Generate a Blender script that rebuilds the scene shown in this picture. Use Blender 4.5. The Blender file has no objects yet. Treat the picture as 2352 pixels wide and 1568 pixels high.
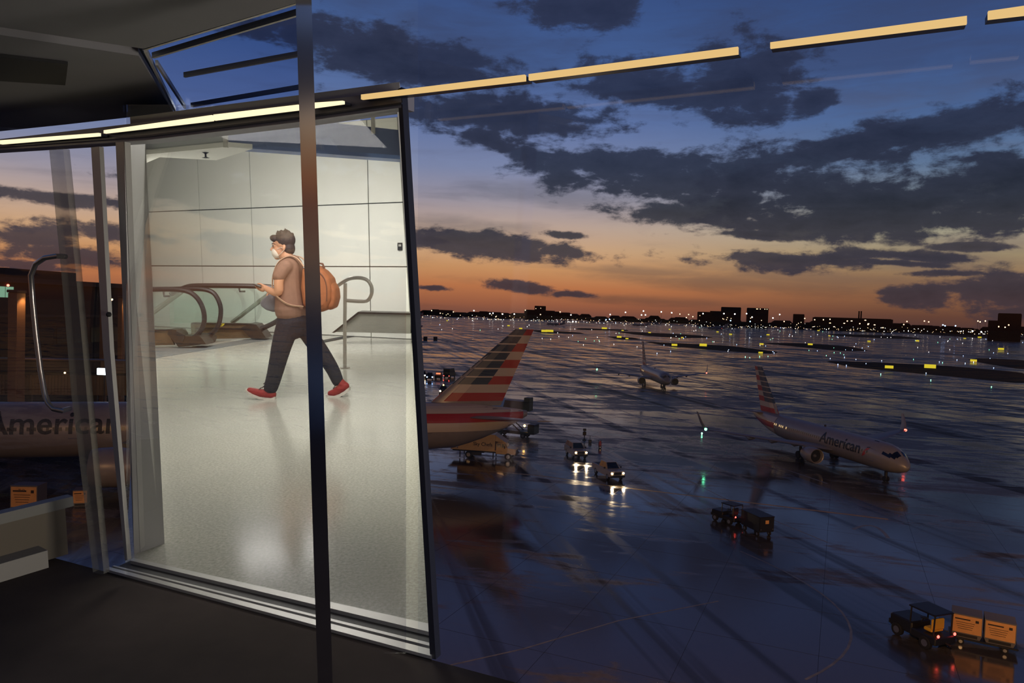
import bpy, bmesh, math, random
from mathutils import Vector, Matrix, Euler
from math import sin, cos, pi, radians, tan, atan2, sqrt, asin

sc = bpy.context.scene
COL = sc.collection
RND = random.Random(7)

# ------------------------------------------------------------------ camera
F = 1700.0                      # focal length in pixels of the 2352 px wide frame
EYE = Vector((0.0, 0.0, 20.5))  # eye height above the apron
RC = Euler((radians(90 - 2.22), 0, 0)).to_matrix() @ Matrix.Rotation(radians(1.9), 3, 'Z')
cam_d = bpy.data.cameras.new('camera')
cam = bpy.data.objects.new('camera', cam_d)
COL.objects.link(cam)
cam_d.sensor_width = 36.0
cam_d.lens = F / 2352 * 36
cam_d.clip_start = 0.05
cam_d.clip_end = 20000
cam.matrix_world = Matrix.Translation(EYE) @ RC.to_4x4()
sc.camera = cam


def ray(px, py):
    return (RC @ Vector(((px - 1176) / F, -(py - 784) / F, -1.0))).normalized()


def G(px, py, z=0.0):
    """the spot on the apron (height z) seen at a picture point"""
    d = ray(px, py)
    t = (z - EYE.z) / d.z
    return EYE + d * t


def W(px, py, y):
    """the point at ground distance y seen at a picture point"""
    d = ray(px, py)
    return EYE + d * (y / d.y)


# the interior stands on a slightly ramped floor: HF turns its own level frame into the world
RH = Euler((radians(90 - 6.18), 0, 0)).to_matrix()
MH = Matrix.Translation(EYE) @ (RC @ RH.transposed()).to_4x4()
MHi = MH.inverted()
FLR = -1.45


def hray(px, py):
    return (RH @ Vector(((px - 1176) / F, -(py - 784) / F, -1.0)))


def HG(px, py, z=FLR):
    d = hray(px, py)
    return d * (z / d.z)


def HY(px, py, y):
    d = hray(px, py)
    return d * (y / d.y)


def HP(px, py, p0, n):
    """interior point seen at a picture point on the plane through p0 with normal n"""
    d = hray(px, py)
    return d * (Vector(p0).dot(n) / d.dot(n))


def S(r, g, b, k=1.0):
    f = lambda c: ((c / 255 + 0.055) / 1.055) ** 2.4 if c > 10 else c / 255 / 12.92
    return (f(r) * k, f(g) * k, f(b) * k, 1.0)


# ------------------------------------------------------------------ colour management
sc.view_settings.view_transform = 'Standard'
sc.view_settings.look = 'None'
sc.view_settings.gamma = 1.0
sc.view_settings.exposure = 0.0
sc.view_settings.use_curve_mapping = False


# ------------------------------------------------------------------ node helper
class NT:
    def __init__(self, tree):
        self.t = tree
        self.n = tree.nodes
        self.l = tree.links

    def put(self, sock, v):
        if isinstance(v, bpy.types.NodeSocket):
            self.l.new(v, sock)
        elif v is not None:
            if hasattr(sock, 'default_value'):
                dv = sock.default_value
                if hasattr(dv, '__len__') and not hasattr(v, '__len__'):
                    v = (v,) * len(dv)
                if hasattr(dv, '__len__') and len(dv) == 3 and len(v) == 4:
                    v = v[:3]
                sock.default_value = v

    def math(self, op, a, b=None, c=None, clamp=False):
        m = self.n.new('ShaderNodeMath')
        m.operation = op
        m.use_clamp = clamp
        self.put(m.inputs[0], a)
        if b is not None:
            self.put(m.inputs[1], b)
        if c is not None:
            self.put(m.inputs[2], c)
        return m.outputs[0]

    def vmath(self, op, a, b=None):
        m = self.n.new('ShaderNodeVectorMath')
        m.operation = op
        self.put(m.inputs[0], a)
        if b is not None:
            self.put(m.inputs[1], b)
        return m.outputs['Value'] if op in ('LENGTH', 'DOT_PRODUCT', 'DISTANCE') else m.outputs[0]

    def comb(self, x, y, z=0.0):
        m = self.n.new('ShaderNodeCombineXYZ')
        for i, v in enumerate((x, y, z)):
            self.put(m.inputs[i], v)
        return m.outputs[0]

    def sep(self, v):
        m = self.n.new('ShaderNodeSeparateXYZ')
        self.put(m.inputs[0], v)
        return m.outputs

    def mapping(self, v, loc=(0, 0, 0), rot=(0, 0, 0), scale=(1, 1, 1), kind='POINT'):
        m = self.n.new('ShaderNodeMapping')
        m.vector_type = kind
        self.put(m.inputs[0], v)
        m.inputs['Location'].default_value = loc
        m.inputs['Rotation'].default_value = rot
        m.inputs['Scale'].default_value = scale
        return m.outputs[0]

    def noise(self, v, scale=1.0, detail=4.0, rough=0.55, dist=0.0):
        m = self.n.new('ShaderNodeTexNoise')
        self.put(m.inputs['Vector'], v)
        m.inputs['Scale'].default_value = scale
        m.inputs['Detail'].default_value = detail
        m.inputs['Roughness'].default_value = rough
        m.inputs['Distortion'].default_value = dist
        return m.outputs[0]

    def ramp(self, v, stops, interp='LINEAR'):
        m = self.n.new('ShaderNodeValToRGB')
        cr = m.color_ramp
        cr.interpolation = interp
        while len(cr.elements) > 1:
            cr.elements.remove(cr.elements[-1])
        cr.elements[0].position = stops[0][0]
        cr.elements[0].color = stops[0][1]
        for p, c in stops[1:]:
            e = cr.elements.new(p)
            e.color = c
        self.put(m.inputs[0], v)
        return m.outputs[0]

    def rng(self, v, a, b, c=0.0, d=1.0, smooth=False):
        m = self.n.new('ShaderNodeMapRange')
        if smooth:
            m.interpolation_type = 'SMOOTHSTEP'
        self.put(m.inputs['Value'], v)
        m.inputs['From Min'].default_value = a
        m.inputs['From Max'].default_value = b
        m.inputs['To Min'].default_value = c
        m.inputs['To Max'].default_value = d
        return m.outputs[0]

    def mix(self, f, a, b):
        m = self.n.new('ShaderNodeMix')
        m.data_type = 'RGBA'
        self.put(m.inputs['Factor'], f)
        self.put(m.inputs[6], a)
        self.put(m.inputs[7], b)
        return m.outputs[2]


# ------------------------------------------------------------------ world: dusk sky with clouds
def sky_uv(px, py):
    d = ray(px, py)
    return atan2(d.x, d.y), asin(d.z)


world = bpy.data.worlds.new('dusk_sky')
sc.world = world
world.use_nodes = True
wt = NT(world.node_tree)
for n in list(wt.n):
    wt.n.remove(n)
out = wt.n.new('ShaderNodeOutputWorld')
bg = wt.n.new('ShaderNodeBackground')
wt.l.new(bg.outputs[0], out.inputs[0])
tc = wt.n.new('ShaderNodeTexCoord')
sx, sy, sz = wt.sep(tc.outputs['Generated'])[:3]
azr = wt.math('ARCTAN2', sx, sy)
az = wt.math('SUBTRACT', wt.math('PINGPONG', wt.math('ADD', azr, pi / 4), pi / 2), pi / 4)  # the cloud field repeats all round
el = wt.math('ARCSINE', sz)
P = wt.comb(az, el)
# clear-sky gradient by elevation (radians): warmer to the left, greener to the right of the afterglow
L_ = [(0.0, S(128, 80, 64)), (.012, S(156, 94, 66)), (.035, S(190, 118, 74)), (.060, S(205, 148, 98)), (.085, S(208, 165, 125)),
      (.115, S(192, 165, 148)), (.150, S(158, 150, 160)), (.190, S(128, 137, 168)), (.25, S(98, 118, 164)), (.32, S(72, 98, 148)),
      (.42, S(56, 78, 126)), (.60, S(42, 56, 98)), (1.0, S(30, 40, 76))]
R_ = [(0.0, S(88, 60, 54)), (.012, S(104, 68, 54)), (.035, S(142, 96, 66)), (.060, S(152, 118, 84)), (.085, S(164, 145, 110)),
      (.115, S(172, 165, 140)), (.150, S(132, 142, 148)), (.190, S(98, 120, 150)), (.25, S(76, 104, 150)), (.32, S(62, 90, 142)),
      (.42, S(48, 70, 116)), (.60, S(38, 52, 92)), (1.0, S(28, 38, 72))]
ea = wt.math('MAXIMUM', el, 0.0)
skyc = wt.mix(wt.rng(az, 0.05, 0.52, 0, 1, True), wt.ramp(ea, L_), wt.ramp(ea, R_))

# hard dark clouds (centre and half sizes in picture pixels, tilt in degrees, softness)
HARD = [
    (880, 125, 390, 62, 6), (1160, 262, 310, 50, 0), (1480, 196, 200, 52, 8), (1700, 196, 170, 95, 0), (1865, 228, 54, 32, -10),
    (2090, 312, 420, 46, -9), (1390, 378, 230, 40, 0), (1145, 330, 120, 32, 14), (1305, 412, 70, 34, -10), (1545, 412, 215, 66, 0), (1720, 405, 105, 76, 0),
    (2000, 456, 330, 62, 0), (2290, 424, 150, 80, 0), (1980, 508, 420, 44, 0), (1560, 492, 180, 28, 4), (1690, 470, 150, 46, 0),
    (1130, 562, 270, 36, 2), (1000, 550, 120, 30, 0), (1290, 540, 60, 10, 0), (1760, 541, 120, 14, 0), (1800, 596, 230, 25, 1), (2090, 588, 150, 13, 3), (2060, 604, 110, 9, 2),
    (2235, 566, 80, 11, 0), (1205, 659, 130, 15, 2), (1315, 675, 70, 10, 0), (980, 660, 60, 8, 0), (2085, 684, 60, 24, 0), (2130, 678, 42, 32, 0),
    (2310, 668, 120, 58, 0), (2300, 640, 50, 40, 0), (2180, 628, 130, 9, -2), (90, 548, 90, 42, 0), (130, 580, 120, 26, 0), (110, 455, 120, 16, 0), (60, 610, 80, 14, 0),
    (1350, 20, 190, 46, 0), (450, 560, 260, 26, 0), (500, 625, 200, 22, 0), (560, 440, 280, 18, 0), (300, 470, 150, 14, 0),
]
SOFT = [(1980, 100, 520, 150, 0), (2290, 150, 150, 50, 0), (1690, 652, 400, 20, 0), (1480, 690, 300, 14, 0), (1950, 640, 420, 22, 0), (2150, 600, 260, 40, 0), (1050, 520, 260, 26, 0),
        (1050, 120, 330, 110, 5), (2330, 560, 200, 30, 0), (1270, 450, 260, 30, 0), (1500, 625, 260, 14, 0)]


def field(items):
    cur = None
    for (cx, cy, rx, ry, tilt) in items:
        u, v = sky_uv(cx, cy)
        m = wt.mapping(P, (u, v, 0), (0, 0, radians(-tilt - 1.9)), (rx * 1.22 / F, ry * 1.30 / F, 1), 'TEXTURE')
        d = wt.math('SUBTRACT', 1.0, wt.vmath('LENGTH', m))
        cur = d if cur is None else wt.math('MAXIMUM', cur, d)
    return cur


pn = wt.mapping(P, scale=(1.0, 1.9, 1.0))
n1 = wt.noise(pn, 20.0, 9.0, 0.64, 0.2)
n2 = wt.noise(wt.mapping(P, scale=(1, 4.5, 1)), 9.0, 7.0, 0.58, 0.3)
h_e = wt.math('MAXIMUM', field(HARD), -0.9)
h_d = wt.math('ADD', h_e, wt.math('MULTIPLY', wt.math('SUBTRACT', wt.math('ADD', wt.math('MULTIPLY', n1, .62), wt.math('MULTIPLY', n2, .38)), 0.5), 3.0))
h_a = wt.rng(h_d, 0.12, 0.50, 0, 0.95, True)
s_e = wt.math('MAXIMUM', field(SOFT), -0.9)
s_d = wt.math('ADD', s_e, wt.math('MULTIPLY', wt.math('SUBTRACT', n2, 0.5), 1.6))
s_a = wt.rng(s_d, 0.0, 0.9, 0, 0.62, True)
n3 = wt.noise(wt.mapping(P, scale=(1, 9, 1)), 5.0, 6.0, 0.55, 0.4)
thin = wt.math('MULTIPLY', wt.rng(n3, 0.50, 0.74, 0, 0.40, True), wt.rng(el, 0.0, 0.5, 1.0, 0.45))
cloud_hi = wt.ramp(ea, [(0, S(66, 52, 56)), (.03, S(62, 54, 62)), (.08, S(58, 56, 68)), (.14, S(44, 47, 60)), (.26, S(46, 52, 74)), (.5, S(48, 54, 78))])
cloud_soft = wt.ramp(ea, [(0, S(96, 62, 54)), (.04, S(116, 84, 66)), (.09, S(136, 118, 104)), (.16, S(112, 112, 126)), (.3, S(62, 74, 108)), (.5, S(54, 60, 84))])
c = wt.mix(thin, skyc, cloud_soft)
c = wt.mix(s_a, c, cloud_soft)
# denser hearts of the clouds are a little darker than their rims
cl = wt.mix(wt.rng(h_d, .4, 1.5), cloud_hi, wt.ramp(ea, [(0, S(48, 42, 48)), (.08, S(40, 42, 54)), (.14, S(22, 26, 38)), (.3, S(30, 36, 56)), (.5, S(40, 46, 68))]))
c = wt.mix(h_a, c, cl)
below = wt.rng(el, -0.012, -0.002, 0, 1)
dusk = wt.rng(wt.math('ABSOLUTE', azr), 0.75, 3.0, 1.0, 0.6, True)   # the sky away from the afterglow is darker
c = wt.vmath('MULTIPLY', c, wt.comb(dusk, dusk, dusk))
c = wt.mix(below, S(22, 20, 22), c)
wt.l.new(c, bg.inputs[0])
bg.inputs[1].default_value = 1.0


# ------------------------------------------------------------------ large lamps
def area(name, loc, aim, size, power, color, size_y=None, M=None):
    d = bpy.data.lights.new(name, 'AREA')
    d.energy = power
    d.color = color[:3]
    d.size = size
    if size_y:
        d.shape = 'RECTANGLE'
        d.size_y = size_y
    o = bpy.data.objects.new(name, d)
    COL.objects.link(o)
    loc, aim = Vector(loc), Vector(aim)
    if M is not None:
        loc, aim = M @ loc, M @ aim
    o.location = loc
    o.rotation_euler = (aim - loc).to_track_quat('-Z', 'Y').to_euler()
    return o


def spot(name, loc, aim, power, color, angle=90, rad=0.3, blend=0.6):
    d = bpy.data.lights.new(name, 'SPOT')
    d.energy = power
    d.color = color[:3]
    d.spot_size = radians(angle)
    d.spot_blend = blend
    d.shadow_soft_size = rad
    o = bpy.data.objects.new(name, d)
    COL.objects.link(o)
    loc, aim = Vector(loc), Vector(aim)
    o.location = loc
    o.rotation_euler = (aim - loc).to_track_quat('-Z', 'Y').to_euler()
    return o


SODIUM = (1.0, 0.52, 0.20)
# ceiling troffers of the bright hall
area('hall_lamp', (-1.9, 6.2, 1.08), (-2.0, 6.3, -1.4), 1.5, 105, (1.0, 0.97, 0.90), 2.2, MH)
area('hall_lamp_far', (-4.3, 11.2, 1.75), (-4.6, 12.0, -1.0), 2.6, 240, (1.0, 0.97, 0.90), 1.6, MH)
# added fill lamp that lifts the dark corridor, unseen to the right
area('corridor_fill', (3.3, 0.25, -.8), (-2.2, 2.6, .5), 0.8, 105, (1.0, .93, .86), 1.0, MH)
# apron floodlights on the terminal roof, outside the frame, and one added fill
spot('roof_flood_east', (34, 6, 25), (60, 106, 4), 60000, SODIUM, 56, 0.5)
spot('roof_flood_west', (-40, 0, 26), (-24, 88, 6), 19000, SODIUM, 80, 0.5)
spot('ground_fill_mid', (7, 10, 21), (16, 62, 0), 30000, SODIUM, 120, 0.6)  # added fill, brings a warm brown tint to the near ground
spot('roof_flood_carts', (48, 2, 22), (34, 42, 0), 1500, SODIUM, 46, 0.4)


# ------------------------------------------------------------------ materials
MATS = {}


def mat(name, color, rough=0.5, metal=0.0, spec=0.5, noise=0.0, nscale=8.0, emit=None, estr=1.0, coat=0.0, bump=0.0):
    if name in MATS:
        return MATS[name]
    m = bpy.data.materials.new(name)
    m.use_nodes = True
    t = NT(m.node_tree)
    b = t.n.get('Principled BSDF')
    b.inputs['Roughness'].default_value = rough
    b.inputs['Metallic'].default_value = metal
    b.inputs['Specular IOR Level'].default_value = spec
    b.inputs['Coat Weight'].default_value = coat
    b.inputs['Base Color'].default_value = color
    tcn = t.n.new('ShaderNodeTexCoord')
    if noise:
        nz = t.noise(tcn.outputs['Object'], nscale, 5)
        dark = tuple(x * (1 - noise) for x in color[:3]) + (1,)
        lite = tuple(min(1, x * (1 + noise)) for x in color[:3]) + (1,)
        t.l.new(t.mix(t.rng(nz, .3, .7), dark, lite), b.inputs['Base Color'])
        if bump:
            bn = t.n.new('ShaderNodeBump')
            bn.inputs['Strength'].default_value = bump
            bn.inputs['Distance'].default_value = 0.02
            t.l.new(nz, bn.inputs['Height'])
            t.l.new(bn.outputs[0], b.inputs['Normal'])
    if emit:
        b.inputs['Emission Color'].default_value = emit
        b.inputs['Emission Strength'].default_value = estr
    MATS[name] = m
    return m


def glow(name, color, s, sample=False):
    if name in MATS:
        return MATS[name]
    m = mat(name, (0.02, 0.02, 0.02, 1), 0.5, emit=color, estr=s)
    if not sample:
        m.cycles.emission_sampling = 'NONE'
    return m


def glass(name, refl, tint=(1, 1, 1, 1), rough=0.0):
    if name in MATS:
        return MATS[name]
    m = bpy.data.materials.new(name)
    m.use_nodes = True
    t = NT(m.node_tree)
    for n in list(t.n):
        t.n.remove(n)
    o = t.n.new('ShaderNodeOutputMaterial')
    mx = t.n.new('ShaderNodeMixShader')
    tr = t.n.new('ShaderNodeBsdfTransparent')
    gl = t.n.new('ShaderNodeBsdfGlossy')
    tr.inputs[0].default_value = tint
    gl.inputs[0].default_value = (1, 1, 1, 1)
    gl.inputs['Roughness'].default_value = rough
    mx.inputs[0].default_value = refl
    t.l.new(tr.outputs[0], mx.inputs[1])
    t.l.new(gl.outputs[0], mx.inputs[2])
    t.l.new(mx.outputs[0], o.inputs[0])
    MATS[name] = m
    return m


# ------------------------------------------------------------------ mesh builder
class MB:
    def __init__(self):
        self.v, self.f = [], []

    def add(self, vs, fs):
        b = len(self.v)
        self.v += [Vector(p) for p in vs]
        self.f += [tuple(b + i for i in f) for f in fs]
        return self

    def box(self, c, s, rot=None, taper=(1, 1)):
        c, h = Vector(c), Vector(s) / 2
        vs = []
        for z in (-1, 1):
            kx, ky = taper if z > 0 else (1, 1)
            for x, y in ((-1, -1), (1, -1), (1, 1), (-1, 1)):
                p = Vector((x * h.x * kx, y * h.y * ky, z * h.z))
                if rot is not None:
                    p = rot @ p
                vs.append(c + p)
        return self.add(vs, [(3, 2, 1, 0), (4, 5, 6, 7), (0, 1, 5, 4), (1, 2, 6, 5), (2, 3, 7, 6), (3, 0, 4, 7)])

    def bbox(self, c, s, b=0.02):
        """a box with chamfered vertical and top edges"""
        c, h = Vector(c), Vector(s) / 2
        b = min(b, min(h) * .8)
        rings = []
        for z, k in ((-h.z, b), (-h.z + b, 0), (h.z - b, 0), (h.z, b)):
            x, y = h.x - k, h.y - k
            rings.append([c + Vector(p) for p in ((x - b, -y, z), (x, -y + b, z), (x, y - b, z), (x - b, y, z), (-x + b, y, z), (-x, y - b, z), (-x, -y + b, z), (-x + b, -y, z))])
        return self.loft(rings)

    def quad(self, *p):
        return self.add(p, [tuple(range(len(p)))])

    def slab(self, pts, off):
        """a flat polygon given thickness along a vector"""
        n = len(pts)
        pts = [Vector(p) for p in pts]
        off = Vector(off)
        return self.add(pts + [p + off for p in pts],
                        [tuple(range(n)), tuple(range(2 * n - 1, n - 1, -1))] + [(i, i + n, (i + 1) % n + n, (i + 1) % n) for i in range(n)])

    def loft(self, rings, cap=True, closed=True):
        n = len(rings[0])
        vs = [p for r in rings for p in r]
        fs = []
        for k in range(len(rings) - 1):
            for i in range(n if closed else n - 1):
                j = (i + 1) % n
                fs.append((k * n + i, k * n + j, (k + 1) * n + j, (k + 1) * n + i))
        if cap:
            fs.append(tuple(range(n - 1, -1, -1)))
            fs.append(tuple(range((len(rings) - 1) * n, len(rings) * n)))
        return self.add(vs, fs)

    def tube(self, pts, r, n=8, cap=True, flat=1.0):
        pts = [Vector(p) for p in pts]
        rs = r if hasattr(r, '__len__') else [r] * len(pts)
        rings = []
        up = None
        for i, p in enumerate(pts):
            t = (pts[min(i + 1, len(pts) - 1)] - pts[max(i - 1, 0)]).normalized()
            if up is None:
                up = Vector((0, 0, 1)) if abs(t.z) < .9 else Vector((1, 0, 0))
            a = t.cross(up)
            if a.length < 1e-4:
                a = t.cross(Vector((0, 1, 0)))
            a.normalize()
            b = a.cross(t).normalized()
            up = b
            rings.append([p + (a * cos(2 * pi * k / n) + b * sin(2 * pi * k / n) * flat) * rs[i] for k in range(n)])
        return self.loft(rings, cap)

    def lathe(self, prof, n=20, c=(0, 0, 0), axis='X', cap=True):
        c = Vector(c)
        rings = []
        for x, r in prof:
            ring = []
            for k in range(n):
                a = 2 * pi * k / n
                p = {'X': (x, r * cos(a), r * sin(a)), 'Y': (r * cos(a), x, r * sin(a)), 'Z': (r * cos(a), r * sin(a), x)}[axis]
                ring.append(c + Vector(p))
            rings.append(ring)
        return self.loft(rings, cap)

    def ball(self, c, r, n=10, m=6, rot=None):
        c = Vector(c)
        r = Vector(r) if hasattr(r, '__len__') else Vector((r, r, r))
        rings = []
        for j in range(1, m):
            a = pi * j / m - pi / 2
            ring = []
            for k in range(n):
                b = 2 * pi * k / n
                p = Vector((r.x * cos(a) * cos(b), r.y * cos(a) * sin(b), r.z * sin(a)))
                ring.append(c + (rot @ p if rot is not None else p))
            rings.append(ring)
        return self.loft(rings)

    def build(self, name, m, parent=None, loc=None, rotz=None, M=None, smooth=False, kind=None, clean=True):
        me = bpy.data.meshes.new(name)
        me.from_pydata([tuple(p) for p in self.v], [], self.f)
        bm = bmesh.new()
        bm.from_mesh(me)
        bmesh.ops.recalc_face_normals(bm, faces=bm.faces)
        bm.to_mesh(me)
        bm.free()
        if m is not None:
            me.materials.append(m)
        if smooth:
            me.polygons.foreach_set('use_smooth', [True] * len(me.polygons))
            if smooth != 'all':
                try:
                    me.set_sharp_from_angle(angle=radians(40))
                except Exception:
                    pass
        o = bpy.data.objects.new(name, me)
        COL.objects.link(o)
        if parent is not None:
            o.parent = parent
        if M is not None:
            o.matrix_world = M
        if loc is not None:
            o.location = loc
        if rotz is not None:
            o.rotation_euler.z = rotz
        if kind:
            o['kind'] = kind
        return o


def tag(o, label=None, cat=None, group=None, kind=None):
    if label:
        o['label'] = label
    if cat:
        o['category'] = cat
    if group:
        o['group'] = group
    if kind:
        o['kind'] = kind
    return o


def empty(name, loc=(0, 0, 0), rotz=0.0, M=None):
    o = bpy.data.objects.new(name, None)
    COL.objects.link(o)
    o.empty_display_size = 0.2
    if M is not None:
        o.matrix_world = M
    else:
        o.location = loc
        o.rotation_euler = (0, 0, rotz)
    return o


def hempty(name, p, rotz=0.0):
    """an Empty standing in the interior frame"""
    return empty(name, M=MH @ Matrix.Translation(Vector(p)) @ Matrix.Rotation(rotz, 4, 'Z'))


def copy_tree(o, parent=None):
    c = o.copy()
    COL.objects.link(c)
    if parent is not None:
        c.parent = parent
    for ch in o.children:
        copy_tree(ch, c)
    return c


def text_mesh(s, size, shear=0.0, sub=0.0, spacing=1.0):
    """letters as flat faces in the XY plane, starting at x = 0"""
    cu = bpy.data.curves.new('letters', 'FONT')
    cu.body = s
    cu.size = size
    cu.shear = shear
    cu.space_character = spacing
    cu.offset = size * 0.012
    cu.resolution_u = 4
    o = bpy.data.objects.new('letters', cu)
    COL.objects.link(o)
    dg = bpy.context.evaluated_depsgraph_get()
    me = bpy.data.meshes.new_from_object(o.evaluated_get(dg))
    bpy.data.objects.remove(o)
    bpy.data.curves.remove(cu)
    bm = bmesh.new()
    bm.from_mesh(me)
    bmesh.ops.triangulate(bm, faces=bm.faces)
    if sub:
        for _ in range(5):
            e = [e for e in bm.edges if e.calc_length() > sub]
            if not e:
                break
            bmesh.ops.subdivide_edges(bm, edges=e, cuts=1)
            bmesh.ops.triangulate(bm, faces=bm.faces)
    bm.verts.ensure_lookup_table()
    vs = [v.co.copy() for v in bm.verts]
    fs = [tuple(v.index for v in f.verts) for f in bm.faces]
    bm.free()
    bpy.data.meshes.remove(me)
    return vs, fs


def remeshed(mb, name, m, voxel, parent=None, smooth_it=6, fac=0.5):
    """fuse overlapping solids into one continuous smooth skin"""
    o = mb.build(name, m)
    r = o.modifiers.new('r', 'REMESH')
    r.mode = 'VOXEL'
    r.voxel_size = voxel
    s = o.modifiers.new('s', 'SMOOTH')
    s.factor = fac
    s.iterations = smooth_it
    dg = bpy.context.evaluated_depsgraph_get()
    dg.update()
    me = bpy.data.meshes.new_from_object(o.evaluated_get(dg))
    o.modifiers.clear()
    o.data = me
    me.polygons.foreach_set('use_smooth', [True] * len(me.polygons))
    if not me.materials:
        me.materials.append(m)
    if parent is not None:
        o.parent = parent
    return o


# ================================================================== APRON
def wet_apron():
    m = bpy.data.materials.new('wet_concrete')
    m.use_nodes = True
    t = NT(m.node_tree)
    b = t.n.get('Principled BSDF')
    tcn = t.n.new('ShaderNodeTexCoord')
    pos = tcn.outputs['Object']
    rotp = t.mapping(pos, rot=(0, 0, radians(14)))
    big = t.noise(t.mapping(rotp, scale=(1 / 70, 1 / 34, 1)), 1.0, 5, 0.6, 0.6)
    mid = t.noise(t.mapping(rotp, scale=(1 / 22, 1 / 7.0, 1)), 1.0, 6, 0.64, 0.9)
    sml = t.noise(t.mapping(rotp, scale=(1 / 5.0, 1 / 1.6, 1)), 1.0, 5, 0.62, 0.6)
    fine = t.noise(pos, 2.2, 5, 0.6)
    grit = t.noise(pos, 14.0, 3, 0.6)
    wet = t.math('ADD', t.math('ADD', t.math('MULTIPLY', big, 0.30), t.math('MULTIPLY', mid, 0.45)), t.math('MULTIPLY', sml, 0.25))
    yy = t.sep(pos)[1]
    wet = t.math('ADD', wet, t.rng(yy, 60, 150, .055, 0.0, True))   # the stands by the gates hold more water
    pud = t.rng(wet, 0.455, 0.545, 0, 1, True)          # 1 where water stands
    col = t.mix(pud, S(98, 88, 79), S(68, 63, 59))
    col = t.mix(t.rng(fine, .35, .7, 0, .45), col, S(56, 52, 49))
    # tyre-darkened, rougher lanes running out from the gates
    ld = G(1900, 1110) - G(1190, 855)
    la = atan2(ld.y, ld.x)
    lane = t.noise(t.mapping(t.mapping(pos, rot=(0, 0, -la)), scale=(1 / 300, 1 / 5.5, 1)), 1.0, 5, 0.62)
    lm = t.rng(lane, .50, .60, 0, 1, True)
    col = t.mix(t.math('MULTIPLY', lm, .7), col, S(30, 28, 28))
    t.l.new(col, b.inputs['Base Color'])
    r = t.math('ADD', t.rng(pud, 0, 1, 0.42, 0.065), t.math('MULTIPLY', fine, 0.05))
    r = t.math('ADD', r, t.math('MULTIPLY', lm, .16))
    t.l.new(r, b.inputs['Roughness'])
    t.l.new(t.math('MULTIPLY', t.rng(pud, 0, 1, 0.28, 0.98), t.rng(lm, 0, 1, 1.0, .45)), b.inputs['Specular IOR Level'])
    b.inputs['IOR'].default_value = 1.62
    bn = t.n.new('ShaderNodeBump')
    bn.inputs['Strength'].default_value = 0.34
    bn.inputs['Distance'].default_value = 0.012
    t.l.new(t.math('ADD', t.math('MULTIPLY', fine, .6), t.math('MULTIPLY', grit, t.rng(pud, 0, 1, .8, .22))), bn.inputs['Height'])
    t.l.new(bn.outputs[0], b.inputs['Normal'])
    return m


APR = wet_apron()
g = MB()
R0 = 9000
g.loft([[Vector((R0 * cos(2 * pi * k / 48), R0 * sin(2 * pi * k / 48), z)) for k in range(48)] for z in (-0.4, 0.0)])
apron = g.build('floor_apron', APR)
tag(apron, 'wet dark concrete apron and taxiways mirroring the dusk sky', kind='structure')

# grass islands between the taxiways, given by their outline
GRASS = mat('night_grass', S(15, 17, 12), 0.95, spec=0.1, noise=.4, nscale=.6)
ISL = [
    ([(1215, 757), (1330, 763), (1345, 767), (1240, 764)], 'narrow dark grass island just right of the tall tail tip'),
    ([(1330, 753), (1440, 757), (1445, 760), (1320, 757)], 'thin far grass strip beyond the airliner nosing towards the window'),
    ([(1405, 760), (1500, 764), (1600, 769), (1645, 776), (1560, 776), (1470, 770)], 'long oval grass island behind the airliner nosing towards the window'),
    ([(1475, 784), (1560, 788), (1680, 794), (1795, 809), (1760, 812), (1640, 804), (1530, 794)], 'grass island with two yellow signs right of the slim tail fin'),
    ([(1740, 787), (1850, 788), (1950, 795), (2000, 806), (1930, 806), (1830, 796)], 'rounded grass island beside the pale curved taxiway'),
    ([(1890, 828), (2010, 832), (2180, 840), (2360, 856), (2360, 882), (2200, 866), (2050, 852), (1950, 842)], 'wide dark grass island carrying two big yellow signs'),
    ([(2220, 826), (2250, 822), (2360, 827), (2360, 850), (2270, 836)], 'grass island with the orange sign near the right frame edge'),
    ([(1890, 766), (2050, 770), (2130, 778), (2050, 778), (1930, 772)], 'far grass strip left of the paired blue lights'),
    ([(2000, 758), (2200, 764), (2360, 775), (2360, 782), (2180, 772)], 'furthest grass strip under the floodlit dark buildings'),
    ([(1390, 772), (1455, 775), (1475, 780), (1420, 779)], 'short grass patch with two yellow signs left of the slim tail fin'),
]
for pts, lab in ISL:
    m = MB()
    pp = [G(x, y, 0.02) for x, y in pts]
    # round the outline
    q = []
    for i in range(len(pp)):
        a, b_, c_ = pp[i - 1], pp[i], pp[(i + 1) % len(pp)]
        q += [b_.lerp(a, .22), b_.lerp(a, .07).lerp(c_, .05), b_.lerp(c_, .22)]
    m.slab([p - Vector((0, 0, .02)) for p in q], (0, 0, 0.03))
    tag(m.build('grass_island', GRASS), lab, 'grass', 'grass islands between the taxiways', 'stuff')

# painted lines, and one streak of reflected light drawn as a line
PAINT = mat('worn_white_paint', S(104, 102, 98), 0.35, noise=.35, nscale=1.2)
STREAK = mat('yellow_light_streak', S(150, 118, 40), 0.35, noise=.3, nscale=1.0)  # flat colour for a streak of reflected light on the apron


def line(name, pts, w, m, lab, z=0.006, cat='line'):
    b = MB()
    pp = [G(x, y) for x, y in pts]
    L, Rr = [], []
    for i, p in enumerate(pp):
        t = (pp[min(i + 1, len(pp) - 1)] - pp[max(i - 1, 0)])
        nrm = Vector((-t.y, t.x, 0)).normalized() * w / 2
        L.append(p + nrm)
        Rr.append(p - nrm)
    for i in range(len(pp) - 1):
        b.slab([L[i] + Vector((0, 0, z)), L[i + 1] + Vector((0, 0, z)), Rr[i + 1] + Vector((0, 0, z)), Rr[i] + Vector((0, 0, z))], (0, 0, -0.02))
    return tag(b.build(name, m, apron), lab)


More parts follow.
